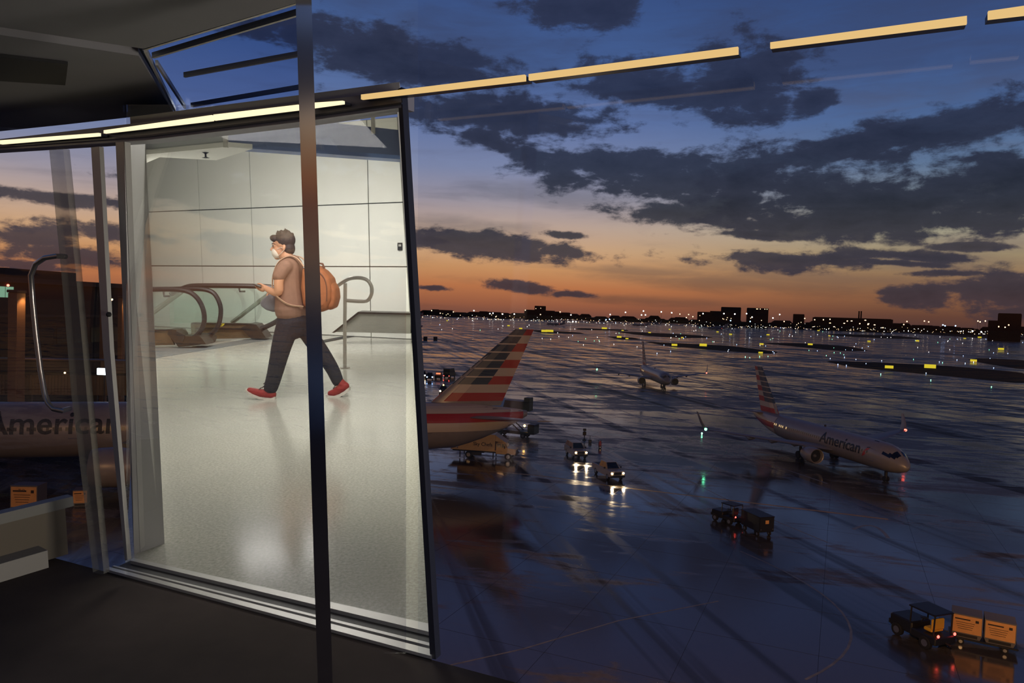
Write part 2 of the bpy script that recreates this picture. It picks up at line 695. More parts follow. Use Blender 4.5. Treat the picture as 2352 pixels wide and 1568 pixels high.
def arc(p0, p1, p2, n=14):
    o = []
    for i in range(n + 1):
        t = i / n
        o.append(((1 - t) ** 2 * p0[0] + 2 * t * (1 - t) * p1[0] + t * t * p2[0], (1 - t) ** 2 * p0[1] + 2 * t * (1 - t) * p1[1] + t * t * p2[1]))
    return o


line('painted_line_or_streak', arc((1700, 1265), (2120, 1440), (1850, 1560)) , .16, PAINT, 'faint curved white line bending round the near apron')
line('painted_line_or_streak', [(1540, 1085), (1600, 1112)], .55, PAINT, 'short thick white dash between the pickup and the dark tug')
line('painted_line_or_streak', [(1600, 1112), (1700, 1162), (1900, 1245)], .14, PAINT, 'thin white line running past the dark cargo tug')
line('painted_line_or_streak', [(1150, 870), (1300, 928), (1480, 1000)], .30, PAINT, 'long white line slanting away left of the middle airliner')
line('painted_line_or_streak', [(1190, 855), (1380, 925), (1620, 1015), (1900, 1110)], .30, PAINT, 'long white line slanting under the right airliner')
line('painted_line_or_streak', [(1080, 1078), (1240, 1092), (1420, 1118), (1640, 1144), (1840, 1168), (2040, 1192)], .42, STREAK, 'yellow streak of reflected light drawn across the apron from the catering truck')
line('painted_line_or_streak', arc((1960, 1215), (2010, 1190), (2040, 1235)), .35, PAINT, 'pale hooked mark on the apron below the right airliner')
line('painted_line_or_streak', [(1020, 1530), (1200, 1490), (1420, 1425), (1650, 1380)], .12, PAINT, 'faint grey line crossing the bottom of the apron')

# dark joint sealant between the concrete bays of the near apron
JO = mat('joint_sealant', S(14, 13, 14), 0.5)
jb = MB()
ax, ay = Vector((cos(radians(-24)), sin(radians(-24)), 0)), Vector((sin(radians(24)), cos(radians(24)), 0))
o0 = Vector((8, 75, 0.004))
for i in range(-8, 9):
    p = o0 + ax * (i * 7.6)
    jb.slab([p - ay * 50 - ax * .012, p - ay * 50 + ax * .012, p + ay * 60 + ax * .012, p + ay * 60 - ax * .012], (0, 0, -.01))
    p = o0 + ay * (i * 7.6)
    jb.slab([p - ax * 60 - ay * .012, p - ax * 60 + ay * .012, p + ax * 60 + ay * .012, p + ax * 60 - ay * .012], (0, 0, -.01))
jb.build('sealed_joints', JO, apron, kind='stuff')

# ================================================================== SKYLINE
SIL = mat('skyline_dark', S(20, 19, 20), 0.9, spec=.1, noise=.3, nscale=.02)
LEAF = mat('skyline_trees', S(17, 17, 15), 0.95, spec=.05, noise=.4, nscale=.05)
WARMW = glow('far_warm_light', (1.0, .62, .30, 1), 5.0)
WHITEW = glow('far_white_light', (1.0, .95, .85, 1), 9.0)
BLUEW = glow('far_blue_light', (.35, .55, 1.0, 1), 10.0)
GREENW = glow('far_green_light', (.25, 1.0, .55, 1), 6.0)


def ground_y(px, dist):
    """a ground point in the direction of column px at ground distance dist"""
    d = ray(px, 760)
    k = dist / sqrt(d.x ** 2 + d.y ** 2)
    return Vector((d.x * k, d.y * k, 0))


def height_at(p, py_top, px):
    d = ray(px, py_top)
    k = sqrt(p.x ** 2 + p.y ** 2) / sqrt(d.x ** 2 + d.y ** 2)
    return EYE.z + d.z * k


# belt of trees along the far field edge: bumpy crowns nobody could count
tb = MB()
px = 600
while px < 2380:
    top = 712 + (px - 960) * 0.0285 + RND.uniform(-5, 6)
    if 1180 < px < 1300:
        top -= 4
    if 2080 < px < 2290:
        top += 3
    dist = 2600 + RND.uniform(-150, 150)
    p = ground_y(px, dist)
    hh = max(6, height_at(p, top, px))
    w = RND.uniform(18, 34)
    tb.ball((p.x, p.y, hh * .5), (w, w, hh * .5), 8, 5)
    px += w / 2600 * F * .9
tag(tb.build('tree_belt', LEAF, smooth='all'), 'dark belt of trees along the horizon beyond the runways', 'trees', None, 'stuff')


def tower_block(px0, px1, py_top, dist, lab, steps=(), name='distant_building', lit=()):
    a, b_ = ground_y(px0, dist), ground_y(px1, dist)
    mid = (a + b_) / 2
    w = (b_ - a).length
    h = height_at(mid, py_top, (px0 + px1) / 2)
    rot = atan2((b_ - a).y, (b_ - a).x)
    e = empty(name, mid, rot)
    tag(e, lab, 'building', 'buildings on the skyline')
    MB().box((0, 14, h / 2), (w, 28, h)).build('wall', SIL, e)
    MB().box((0, 14, h + .6), (w * .96, 26, 1.2)).build('roof', SIL, e)
    for (u0, u1, hh) in steps:
        MB().box(((u0 + u1 - 1) / 2 * w, 14, hh / 2 * h), ((u1 - u0) * w, 24, hh * h)).build('wing', SIL, e)
    for (u, v) in lit:
        MB().box(((u - .5) * w, -.2, v * h), (max(1.6, w * .02), .3, 1.8)).build('window', WARMW, e)
    return e


r = RND
lits = lambda n: [(r.uniform(.06, .94), r.uniform(.3, .9)) for _ in range(n)]
tower_block(1226, 1252, 703, 2500, 'flat-topped dark block rising above the trees near the tall tail', [(-.9, 0, .72), (1, 1.8, .7)], lit=lits(3))
tower_block(1654, 1700, 706, 2200, 'broad dark apartment block, left of the pair on the skyline', [(-.55, 0, .8), (-.9, -.5, .6)], lit=lits(5))
tower_block(1713, 1763, 708, 2200, 'broad dark apartment block with lit roof edge, right of the pair', lit=[(.45, .97), (.5, .97), (.62, .97), (.83, .97), (.93, .97), (.2, .5), (.7, .4)])
tower_block(1820, 1846, 722, 2300, 'low dark block right of the two apartment blocks', lit=lits(3))
tower_block(1865, 2050, 731, 2300, 'long low hangar on the right skyline', lit=lits(8))
tower_block(1600, 1650, 717, 2350, 'stepped low building left of the two apartment blocks', lit=lits(5))
tower_block(1120, 1180, 722, 2400, 'low wide building left of the flat-topped block', lit=lits(5))
tower_block(1015, 1060, 720, 2400, 'low terminal shed beyond the hall door frame', lit=lits(4))
tower_block(2290, 2345, 721, 1500, 'dark frame-topped building at the right end of the skyline', [(-.4, 0, .75)], lit=lits(3))
for pxc in (1971, 1976):
    p = ground_y(pxc, 2200)
    h = height_at(p, 716, pxc)
    MBs = MB().lathe([(0, 2.2), (h, 1.7), (h + .01, 2.0), (h + 2, 2.0)], 10, (0, 0, 0), 'Z')
    o = MBs.build('chimney_stack', SIL, loc=p)
    tag(o, 'thin dark chimney stack, %s of the two on the right skyline' % ('left' if pxc == 1971 else 'right'), 'chimney', 'chimney stacks')

# lamp masts and lights of the far field
mast_me = None


def far_lamp(px, py, dist, m, size, name='field_lamp', lab='', group=None, cat='lamp', mast=True):
    p = ground_y(px, dist)
    h = max(1.0, height_at(p, py, px))
    e = empty(name, p)
    tag(e, lab, cat, group)
    if mast:
        MB().tube([(0, 0, 0), (0, 0, h)], .12 + dist * .00005, 5).build('mast', SIL, e)
    s = size * dist / F
    MB().ball((0, 0, h), (s, s, s), 8, 6).build('lamp_head', m, e)
    return e


BIG = [(1087, 713, 'w'), (1124, 720, 'w'), (1131, 719, 'w'), (1153, 721, 'w'), (1180, 721, 'w'), (1310, 723, 'w'), (1435, 717, 'w'), (1476, 714, 'w'), (1517, 716, 'w'), (1541, 718, 'w'),
       (1472, 723, 'w'), (1481, 723, 'w'), (1613, 720, 'w'), (1661, 720, 'w'), (1686, 721, 'w'), (1713, 720, 'w'), (1726, 728, 'w'), (1774, 730, 'w'), (1789, 722, 'w'), (1399, 733, 'b'),
       (1391, 734, 'b'), (1677, 736, 'b'), (1722, 738, 'b'), (2165, 746, 'b'), (2170, 748, 'b'), (2194, 748, 'b'), (2234, 760, 'w'), (2254, 762, 'w'), (1400, 722, 'w'), (1315, 738, 'w'),
       (1322, 741, 'w'), (1800, 738, 'y'), (1847, 731, 'y'), (1870, 734, 'y'), (1890, 734, 'y'), (1905, 733, 'y'), (1945, 737, 'y'), (2082, 738, 'y'), (2132, 739, 'y'), (2122, 737, 'y'),
       (2075, 745, 'y'), (1974, 743, 'y'), (1993, 745, 'y'), (1560, 721, 'y'), (1580, 722, 'y'), (1590, 727, 'y'), (1575, 729, 'y'), (1040, 716, 'y'), (990, 713, 'y'), (1010, 719, 'y'),
       (1240, 722, 'y'), (1285, 716, 'y'), (1205, 712, 'y'), (2245, 737, 'y'), (2250, 739, 'y'), (2262, 737, 'y'), (2278, 739, 'y')]
KM = {'w': WHITEW, 'b': BLUEW, 'y': WARMW}
KL = {'w': 'distant white floodlight on a thin mast along the horizon', 'b': 'distant bluish landing light beyond the runways', 'y': 'distant amber street lamp along the horizon'}
KG = {'w': 'white floodlights on the horizon', 'b': 'bluish lights beyond the runways', 'y': 'amber lamps on the horizon'}
for (x, y, k) in BIG:
    far_lamp(x, y, 2150 if k != 'b' else 1500, KM[k], 1.35 if k == 'w' else 1.2, lab=KL[k], group=KG[k], mast=True)
# the countless small town lights
ml = {'far_warm_light': MB(), 'far_white_light': MB()}
for i in range(420):
    x = RND.uniform(940, 2352)
    base = 728 + (x - 1000) * .0285
    y = base - abs(RND.gauss(0, 5)) + 4
    p = ground_y(x, 2050)
    h = max(.6, height_at(p, y, x))
    s = RND.uniform(.25, .62) * 2050 / F
    ml['far_warm_light' if RND.random() < .62 else 'far_white_light'].ball((p.x, p.y, h), s, 5, 4)
for k, b in ml.items():
    tag(b.build('town_lights', MATS[k]), 'scatter of tiny %s town lights along the horizon' % ('amber' if 'warm' in k else 'white'), 'lights', None, 'stuff')

# runway guidance signs and edge lights
SIGNF = glow('sign_yellow', (1.0, .78, .04, 1), .75)
SIGNR = glow('sign_orange', (1.0, .42, .16, 1), 0.9)
DARK = mat('dark_metal', S(26, 25, 26), 0.6)
sg = empty('guidance_sign')
MB().bbox((0, 0, .75), (3.0, .28, 1.1), .04).build('sign_face', SIGNF, sg)
MB().box((0, 0, .17), (3.1, .34, .08)).box((-1, 0, .07), (.12, .12, .16)).box((1, 0, .07), (.12, .12, .16)).build('base', DARK, sg)
SG = [(1250, 759, 18, 'y'), (1262, 759, 24, 'y'), (1388, 752, 16, 'y'), (1430, 756, 7, 'y'), (1492, 761, 8, 'y'), (1422, 772, 14, 'y'), (1440, 775, 9, 'y'), (1549, 791, 17, 'y'), (1615, 792, 22, 'y'),
      (1567, 772, 7, 'o'), (1747, 808, 13, 'y'), (1861, 789, 14, 'y'), (1749, 788, 12, 'o'), (2042, 843, 24, 'y'), (2136, 843, 32, 'y'), (2236, 827, 18, 'o'), (2299, 800, 16, 'y'), (1996, 781, 9, 'y'),
      (2107, 780, 10, 'o'), (2250, 772, 10, 'y'), (1764, 766, 9, 'y'), (1678, 765, 9, 'y'), (1648, 759, 7, 'y'), (1880, 756, 7, 'y'), (1538, 753, 6, 'y'), (1027, 733, 5, 'y'), (1905, 768, 6, 'o'), (2216, 774, 7, 'y'), (1168, 745, 8, 'y'), (1196, 752, 10, 'y')]
for i, (x, y, wpx, k) in enumerate(SG):
    o = copy_tree(sg)
    p = G(x, y + 4)
    o.location = p + Vector((0, 0, .03))
    s = .74 * wpx / F * p.y / 3.0
    o.scale = (s, s, min(s, 2.2))
    o.rotation_euler.z = -atan2(p.x, p.y) * .6
    if k == 'o':
        o.children[0].data = o.children[0].data.copy()
        o.children[0].data.materials[0] = SIGNR
    big = wpx >= 20
    lab = {'y': 'lit yellow taxiway guidance sign far out among the taxiways', 'o': 'lit orange-red runway sign on the far field'}[k]
    if (x, y) == (2042, 843):
        lab = 'large yellow taxiway sign on the wide grass island, left one'
    if (x, y) == (2136, 843):
        lab = 'largest yellow taxiway sign on the wide grass island, right one'
    if (x, y) == (1615, 792):
        lab = 'wide yellow taxiway sign right of the slim tail fin'
    if (x, y) == (1549, 791):
        lab = 'yellow taxiway sign nearest the slim tail fin on its right'
    if (x, y) == (1747, 808):
        lab = 'yellow taxiway sign straight above the striped tail of the right airliner'
    if (x, y) == (2236, 827):
        lab = 'orange-red runway sign on the grass island at the right edge'
    tag(o, lab, 'sign', 'lit taxiway signs')
for ch in list(sg.children):
    bpy.data.objects.remove(ch)
bpy.data.objects.remove(sg)

el0 = {}
for nm, mm in (('blue', BLUEW), ('green', GREENW), ('white', WHITEW)):
    el0[nm] = MB().lathe([(0, .10), (.30, .06), (.32, .16), (.42, .2), (.55, .12), (.6, .02)], 7, axis='Z').build('taxiway_light', mm)
    el0[nm].hide_render = False
EL = []
for i in range(26):
    EL.append((RND.uniform(1500, 2350), 0, 'blue'))
fixed = [(1712, 820, 'green'), (1722, 822, 'green'), (1745, 819, 'green'), (1764, 819, 'green'), (1916, 810, 'green'), (1930, 811, 'green'), (1938, 815, 'green'), (1898, 817, 'green'), (1944, 840, 'blue'),
         (2023, 860, 'green'), (2127, 858, 'blue'), (2138, 874, 'green'), (2098, 826, 'green'), (2165, 833, 'green'), (2277, 890, 'green'), (1858, 805, 'green'), (1986, 806, 'blue'), (1942, 804, 'blue'),
         (1778, 811, 'blue'), (1907, 824, 'blue'), (1966, 826, 'blue'), (2025, 829, 'blue'), (2198, 827, 'blue'), (2236, 832, 'blue'), (1415, 766, 'white'), (1422, 765, 'green'), (1365, 783, 'green'),
         (1376, 782, 'green'), (1315, 771, 'blue'), (1345, 778, 'green'), (1371, 848, 'green'), (1560, 778, 'green'), (1637, 785, 'green'), (1612, 999, 'green'), (1525, 793, 'blue'), (1640, 785, 'white'),
         (2102, 664, '')]
for (x, y, k) in fixed:
    if k:
        EL.append((x, y, k))
for i in range(90):
    x = RND.uniform(1000, 2350)
    hz = 718 + (x - 1176) * .0332
    EL.append((x, hz + 14 + abs(RND.gauss(0, 26)), RND.choice(['white', 'white', 'blue', 'green', 'white'])))
for (x, y, k) in EL:
    if y == 0:
        hz = 718 + (x - 1176) * .0332
        y = hz + RND.uniform(16, 95)
    o = el0[k].copy()
    COL.objects.link(o)
    p = G(x, y)
    o.location = p
    s = max(.8, p.y * .85 / F / .4)
    o.scale = (s, s, s)
    tag(o, 'small %s %s light far out on the wet taxiways' % (k, 'edge' if k == 'blue' else 'taxiway'), 'light', k + ' taxiway lights')
for o in el0.values():
    bpy.data.objects.remove(o)


# ================================================================== AIRLINERS
SKIN = mat('aircraft_silver', S(132, 126, 121), 0.34, 0.15, noise=.06, nscale=1.5)
BELLY = mat('aircraft_grey', S(112, 112, 116), 0.4, 0.1)
LETTER = mat('title_dark_blue', S(10, 11, 18), 0.5)
LV_RED = mat('livery_red', S(158, 40, 34), 0.38)
LV_WHITE = mat('livery_white', S(182, 170, 150), 0.38)
LV_BLUE = mat('livery_blue', S(26, 46, 66), 0.38)
TYRE = mat('tyre_rubber', S(16, 16, 17), 0.8)
HOLE = mat('dark_opening', S(7, 7, 8), 0.6)
PANE = mat('dark_window', S(12, 13, 16), 0.12, spec=.8)
METAL = mat('bare_metal', S(150, 148, 146), 0.3, 0.8)
CABIN = glow('cabin_window', (1.0, .66, .30, 1), .8)
CABIN_OFF = mat('cabin_window_unlit', S(30, 28, 28), .25)
NAVR = glow('red_light', (1.0, .10, .06, 1), 9.0)
NAVW = glow('white_light', (1.0, .96, .88, 1), 12.0)
NAVG = glow('green_light', (.15, 1.0, .45, 1), 9.0)

ST = [(0, .02, -.36), (.008, .28, -.31), (.022, .50, -.24), (.045, .74, -.14), (.075, .92, -.05), (.11, .99, -.005), (.14, 1, 0), (.4, 1, 0), (.66, 1, 0),
      (.74, .955, .045), (.81, .83, .16), (.87, .66, .30), (.92, .48, .43), (.965, .29, .54), (1.0, .10, .60)]


ST_BIG = ST[:9] + [(.80, .985, .015), (.87, .93, .06), (.91, .77, .17), (.94, .57, .25), (.97, .38, .38), (1.0, .12, .52)]


def fus_rz(t, ST=ST):
    for a, b in zip(ST, ST[1:]):
        if t <= b[0]:
            k = (t - a[0]) / (b[0] - a[0])
            k2 = k if a[0] > .02 else k ** .6
            return a[1] + (b[1] - a[1]) * k2, a[2] + (b[2] - a[2]) * k
    return ST[-1][1], ST[-1][2]


def airliner(name, sp, label, group=None, titles=None, lit=True):
    L, R, zc = sp['L'], sp['R'], sp['zc']
    e = empty(name)
    tag(e, label, 'airliner', group)

    stt = sp.get('st', ST)
    frz = lambda t: fus_rz(t, stt)

    def fp(d, a, off=0.0):
        """hull point d metres aft of the nose; angle a from the horizon, 0 = port side"""
        r_, z_ = frz(d / L)
        return Vector((-d, (r_ * R + off) * cos(a), zc + z_ * R + (r_ * R + off) * sin(a)))

    ts = [0, .003, .008, .014, .022, .033, .045, .06, .075, .092, .11, .14, .2, .27, .34, .4, .47, .54, .6, .66, .70, .74, .775, .81, .84, .87, .895, .92, .945, .965, .985, 1.0]
    MB().loft([[fp(t * L, 2 * pi * k / 28) for k in range(28)] for t in ts]).build('fuselage', SKIN, e, smooth=True)

    def airfoil(le, y, z, c, th, vertical=False):
        prof = [(0, 0), (.06, .5), (.2, .92), (.4, 1), (.7, .6), (1, .03), (.7, -.35), (.4, -.6), (.2, -.55), (.06, -.35)]
        if vertical:
            prof = [(0, 0), (.06, .5), (.2, .92), (.4, 1), (.7, .6), (1, .03), (1, -.03), (.7, -.6), (.4, -1), (.2, -.92), (.06, -.5)]
        return [Vector((-(le + u * c), y, z + v * th * c)) if not vertical else Vector((-(le + u * c), y + v * th * c, z)) for u, v in prof]

    w = sp['wing']
    for s in (1, -1):
        secs = [airfoil(w['le'] + q * w['sweep'], s * (w['y0'] + q * (w['half'] - w['y0'])), w['z'] + q * w['dih'], c_, .06) for q, c_ in ((0, w['root']), (.33, w['kink']), (.7, w['kink'] * .66), (1, w['tip']))]
        wo = MB().loft(secs).build('wing', BELLY, e, smooth=True)
        yt, zt, xt = s * w['half'], w['z'] + w['dih'], w['le'] + w['sweep']
        if w['let']:
            h = w['let']
            MB().loft([airfoil(xt, yt, zt, w['tip'], .06, True), airfoil(xt + h * .25, yt + s * .18 * h, zt + h * .4, w['tip'] * .75, .06, True), airfoil(xt + h * .7, yt + s * .32 * h, zt + h, w['tip'] * .38, .06, True)]).build('winglet', SKIN, wo, smooth=True)
        if lit:
            MB().ball((-xt - .3, yt + s * .1, zt + .05), .22, 8, 6).build('wingtip_light', NAVR if s > 0 else NAVG, wo)
        # flap track fairings
        for q in (.18, .38, .58):
            yy = s * (w['y0'] + q * (w['half'] - w['y0']))
            xx = w['le'] + q * w['sweep'] + (w['root'] + (w['tip'] - w['root']) * q) * .62
            MB().tube([(-xx + 1.2, yy, w['z'] + q * w['dih'] - .25), (-xx - .3, yy, w['z'] + q * w['dih'] - .5), (-xx - 2.2, yy, w['z'] + q * w['dih'] - .2)], [.08, .26, .05], 8).build('flap_fairing', BELLY, wo, smooth=True)
        # tailplane
        tp = sp['stab']
        secs = [airfoil(tp['le'] + q * tp['sweep'], s * (tp['y0'] + q * (tp['half'] - tp['y0'])), tp['z'] + q * tp['dih'], tp['root'] + (tp['tip'] - tp['root']) * q, .045) for q in (0, .5, 1)]
        MB().loft(secs).build('tailplane', SKIN, e, smooth=True)
        # engine
        g_ = sp['eng']
        er = g_['r']
        en = MB().lathe([(0, er * .86), (.06 * er, er * .95), (-.25 * er, er * 1.02), (-1.1 * er, er * 1.06), (-2.0 * er, er * .92), (-2.7 * er, er * .74), (-2.72 * er, er * .68), (-1.2 * er, er * .6), (-.5 * er, er * .8), (.0, er * .855)], 24, (0, 0, 0), 'X', cap=False)
        eo = en.build('engine', SKIN, e, (-g_['x'], s * g_['y'], g_['z']), smooth=True)
        MB().lathe([(-.42 * er, er * .84), (-.46 * er, er * .84), (-.46 * er, .01)], 20).build('fan', HOLE, eo)
        MB().lathe([(-.1 * er, .02), (-.25 * er, .14 * er), (-.44 * er, .26 * er)], 12).build('spinner', METAL, eo, smooth=True)
        MB().lathe([(-2.5 * er, .55 * er), (-3.1 * er, .40 * er), (-3.6 * er, .08 * er)], 14).build('exhaust_cone', METAL, eo, smooth=True)
        MB().slab([(-.6 * er, -.12, er * .95), (-2.9 * er, -.12, er * .7), (-3.9 * er, -.12, w['z'] - g_['z'] + .5), (-1.9 * er, -.12, w['z'] - g_['z'] + .45)], (0, .24, 0)).build('pylon', BELLY, eo)
    # landing gear
    for (gx, gy, wr, n) in sp['gear']:
        m = MB().tube([(-gx, gy, wr), (-gx, gy, zc - R * .75)], .11 * R, 8).tube([(-gx, gy - .9 * wr, wr), (-gx, gy + .9 * wr, wr)], .1 * R, 6)
        go = m.build('landing_gear', DARK, e)
        for k in range(n):
            for s in (-1, 1):
                ox = (k - (n - 1) / 2) * wr * 2.15
                MB().lathe([(-.3 * wr, wr * .8), (-.24 * wr, wr), (.24 * wr, wr), (.3 * wr, wr * .8), (.3 * wr, .2 * wr)], 14, axis='Y').build('wheel', TYRE, go, (-gx + ox, gy + s * wr * .62, wr))
    # fin with the striped livery
    f = sp['fin']

    def le_te(z):
        q = (z - f['z0']) / (f['z1'] - f['z0'])
        return f['le0'] + (f['le1'] - f['le0']) * q, f['te0'] + (f['te1'] - f['te0']) * q

    def half(u):
        return sp['fin']['th'] * ((u / .06 * .5) if u < .06 else (.5 + (u - .06) / .24 * .5) if u < .3 else 1 - (u - .3) / .72)

    def skinp(z, u, s, off):
        a, b = le_te(z)
        return Vector((-(a + (b - a) * u), s * (half(min(max(u, 0), 1)) * (b - a) + off), z))
    us = [0, .03, .08, .2, .35, .55, .8, 1]
    MB().loft([[skinp(z, u, 1, 0) for u in us] + [skinp(z, u, -1, 0) for u in reversed(us[1:-1])] for z in (f['z0'] - .6, f['z0'], (f['z0'] + f['z1']) / 2, f['z1'])]).build('fin', SKIN, e, smooth=True)

    def patch(z0, z1, u0, u1, m, nm='stripe'):
        b = MB()
        for s in (1, -1):
            n = 6
            q = [[skinp(z, u0(z) + (u1(z) - u0(z)) * i / n, s, .02) for i in range(n + 1)] for z in (z0, z1)]
            q2 = [[p - Vector((0, s * .05, 0)) for p in row] for row in q]
            b.loft([q[0], q[1], q2[1], q2[0]], cap=False, closed=False)
        return b.build(nm, m, e)
    um = lambda z: .60 + .02 * (z - f['z0']) / (f['z1'] - f['z0'])
    zero, one = (lambda z: 0.0), (lambda z: 1.0)
    H = f['z1'] - f['z0']
    cap = .085 * H
    row = (H - cap) / 8
    patch(f['z1'] - cap, f['z1'], zero, um, LV_BLUE)
    patch(f['z1'] - cap, f['z1'], um, one, LV_RED)
    for k in range(8):
        zt = f['z1'] - cap - k * row
        if k < 6:
            patch(zt - row, zt - row * .16, zero, um, LV_BLUE)
            patch(zt - row * .16, zt, zero, um, LV_WHITE)
            patch(zt - row, zt, um, one, LV_WHITE if k % 2 == 0 else LV_RED)
        else:
            patch(zt - row, zt, zero, one, LV_WHITE if k == 6 else LV_RED)
    # the stripes run on over the rear fuselage
    zf = f['z0']
    for k, m in enumerate((LV_WHITE, LV_RED, LV_WHITE)):
        z1 = zf - .25 - k * row * 1.02
        z0 = z1 - row
        b = MB()
        for s in (1, -1):
            rows = []
            for i in range(13):
                d = f['le0'] - 1.5 + (L * .992 - f['le0'] + 1.5) * i / 12
                r_, z_ = frz(d / L)
                ring = []
                for j in range(5):
                    z = z0 + (z1 - z0) * j / 4
                    v = (z - zc - z_ * R) / (r_ * R)
                    v = max(-.98, min(.98, v))
                    a = asin(v)
                    p = fp(d, a, .03)
                    ring.append(Vector((p.x, s * p.y, p.z)))
                rows.append(ring)
            b.loft(rows, cap=False, closed=False)
        b.build('stripe', m, e)
    # cockpit glass
    for s in (1, -1):
        for (d0, d1, a0, a1) in sp['cockpit']:
            q = [[fp(d0 + (d1 - d0) * i / 3, a0 + (a1 - a0) * j / 3, .02) for j in range(4)] for i in range(4)]
            b = MB()
            for i in range(3):
                for j in range(3):
                    b.quad(*[Vector((p.x, s * p.y, p.z)) for p in (q[i][j], q[i + 1][j], q[i + 1][j + 1], q[i][j + 1])])
            b.build('cockpit_window', PANE, e)
    # cabin windows and doors
    n_lit = sp['win']
    wl, wd = MB(), MB()
    d = .14 * L
    i = 0
    while d < .86 * L:
        a = asin(sp['winz'])
        for s in (1, -1):
            b = wl if (n_lit[0] <= d <= n_lit[1] and i % 4 != 3) else wd
            h, q = .17 * sp['ws'], .12 * sp['ws']
            pts = [fp(d - q, a - h / R, .015), fp(d + q, a - h / R, .015), fp(d + q, a + h / R, .015), fp(d - q, a + h / R, .015)]
            b.quad(*[Vector((p.x, s * p.y, p.z)) for p in pts])
        d += .52 if R < 2.5 else .62
        i += 1
    if wl.v:
        wl.build('cabin_windows', CABIN, e, kind='stuff')
    wd.build('cabin_windows_unlit', CABIN_OFF, e, kind='stuff')
    for d in sp['doors']:
        for s in (1, -1):
            b = MB()
            pts = [fp(d - .45, asin(sp['winz']) - .55 * 1.9 / R, .02), fp(d + .45, asin(sp['winz']) - .55 * 1.9 / R, .02), fp(d + .45, asin(sp['winz']) + .30 * 1.9 / R, .02), fp(d - .45, asin(sp['winz']) + .30 * 1.9 / R, .02)]
            pts = [Vector((p.x, s * p.y, p.z)) for p in pts]
            b.tube(pts + [pts[0]], .035, 4)
            b.build('door', METAL, e)
    # titles
    if titles:
        txt, d0, dl, zb, cap_h = titles
        for s in (1, -1):
            vs, fs = text_mesh(txt, 1.0, 0, .12)
            x0, x1 = min(v.x for v in vs), max(v.x for v in vs)
            k = dl / (x1 - x0)
            ky = cap_h / .70
            pts = []
            for v in vs:
                dd = d0 + (v.x - x0) * k if s > 0 else d0 + dl - (v.x - x0) * k
                z = zb + v.y * ky
                r_, z_ = frz(dd / L)
                vv = max(-.97, min(.97, (z - zc - z_ * R) / (r_ * R)))
                p = fp(dd, asin(vv), .03)
                pts.append(Vector((p.x, s * p.y, p.z)))
            MB().add(pts, fs).build('title', LETTER, e)
            # the two-tone flight emblem ahead of the name
            for (m, poly) in ((LETTER, [(-.2, 1.15), (-1.0, 1.15), (-.75, .42), (-.25, .34)]), (LV_RED, [(-.25, .30), (-.75, .36), (-.15, -.35), (.35, -.55), (.12, -.1)])):
                b = MB()
                pp = []
                for (u, v) in poly:
                    dd = d0 - sp['em'] + u * cap_h * .8
                    z = zb + cap_h * .35 + v * cap_h * .95
                    r_, z_ = frz(dd / L)
                    vv = max(-.97, min(.97, (z - zc - z_ * R) / (r_ * R)))
                    p = fp(dd, asin(vv), .035)
                    pp.append(Vector((p.x, s * p.y, p.z)))
                b.quad(*pp).build('emblem', m, e)
    # beacon
    MB().ball((-.45 * L, 0, zc + R + .08), .16, 8, 5).build('beacon', DARK, e)
    return e


BIGJET = dict(st=ST_BIG, L=73.9, R=3.1, zc=5.75, ws=1.2, winz=.16, win=(0, 0), em=1.0,
              wing=dict(le=26, sweep=21, y0=2.6, half=31, z=4.6, dih=2.6, root=13.5, kink=8.2, tip=2.2, let=0),
              stab=dict(le=64.6, sweep=7.2, y0=.8, half=11.4, z=7.0, dih=1.0, root=6.0, tip=2.2),
              fin=dict(z0=9.0, z1=18.4, le0=61.4, le1=72.0, te0=70.6, te1=74.5, th=.05),
              eng=dict(r=1.95, x=25.2, y=9.7, z=3.35),
              gear=[(5.9, 0, .53, 1), (36, 5.5, .66, 3), (36, -5.5, .66, 3)],
              cockpit=[(1.7, 3.3, .62, .98), (2.1, 3.7, .25, .58)], doors=[9.0, 21.5, 47, 60.5])
SMALLJET = dict(L=39.5, R=1.9, zc=3.25, ws=1.0, winz=.22, win=(25, 32), em=.9,
                wing=dict(le=13.0, sweep=8.8, y0=1.5, half=16.9, z=2.35, dih=1.5, root=7.4, kink=4.6, tip=1.5, let=2.5),
                stab=dict(le=34.0, sweep=4.6, y0=.5, half=7.2, z=4.7, dih=.8, root=3.9, tip=1.4),
                fin=dict(z0=5.0, z1=12.5, le0=30.6, le1=36.9, te0=36.6, te1=39.4, th=.045),
                eng=dict(r=1.08, x=12.0, y=4.9, z=1.75),
                gear=[(4.0, 0, .35, 1), (19.4, 2.85, .56, 1), (19.4, -2.85, .56, 1)],
                cockpit=[(1.1, 1.8, .80, 1.42), (1.25, 2.15, .52, .82), (1.75, 2.95, .40, .64)], doors=[4.6, 33.2])


def place(o, nose, d):
    o.location = Vector(nose)
    o.rotation_euler = (0, 0, atan2(d[1], d[0]))
    return o


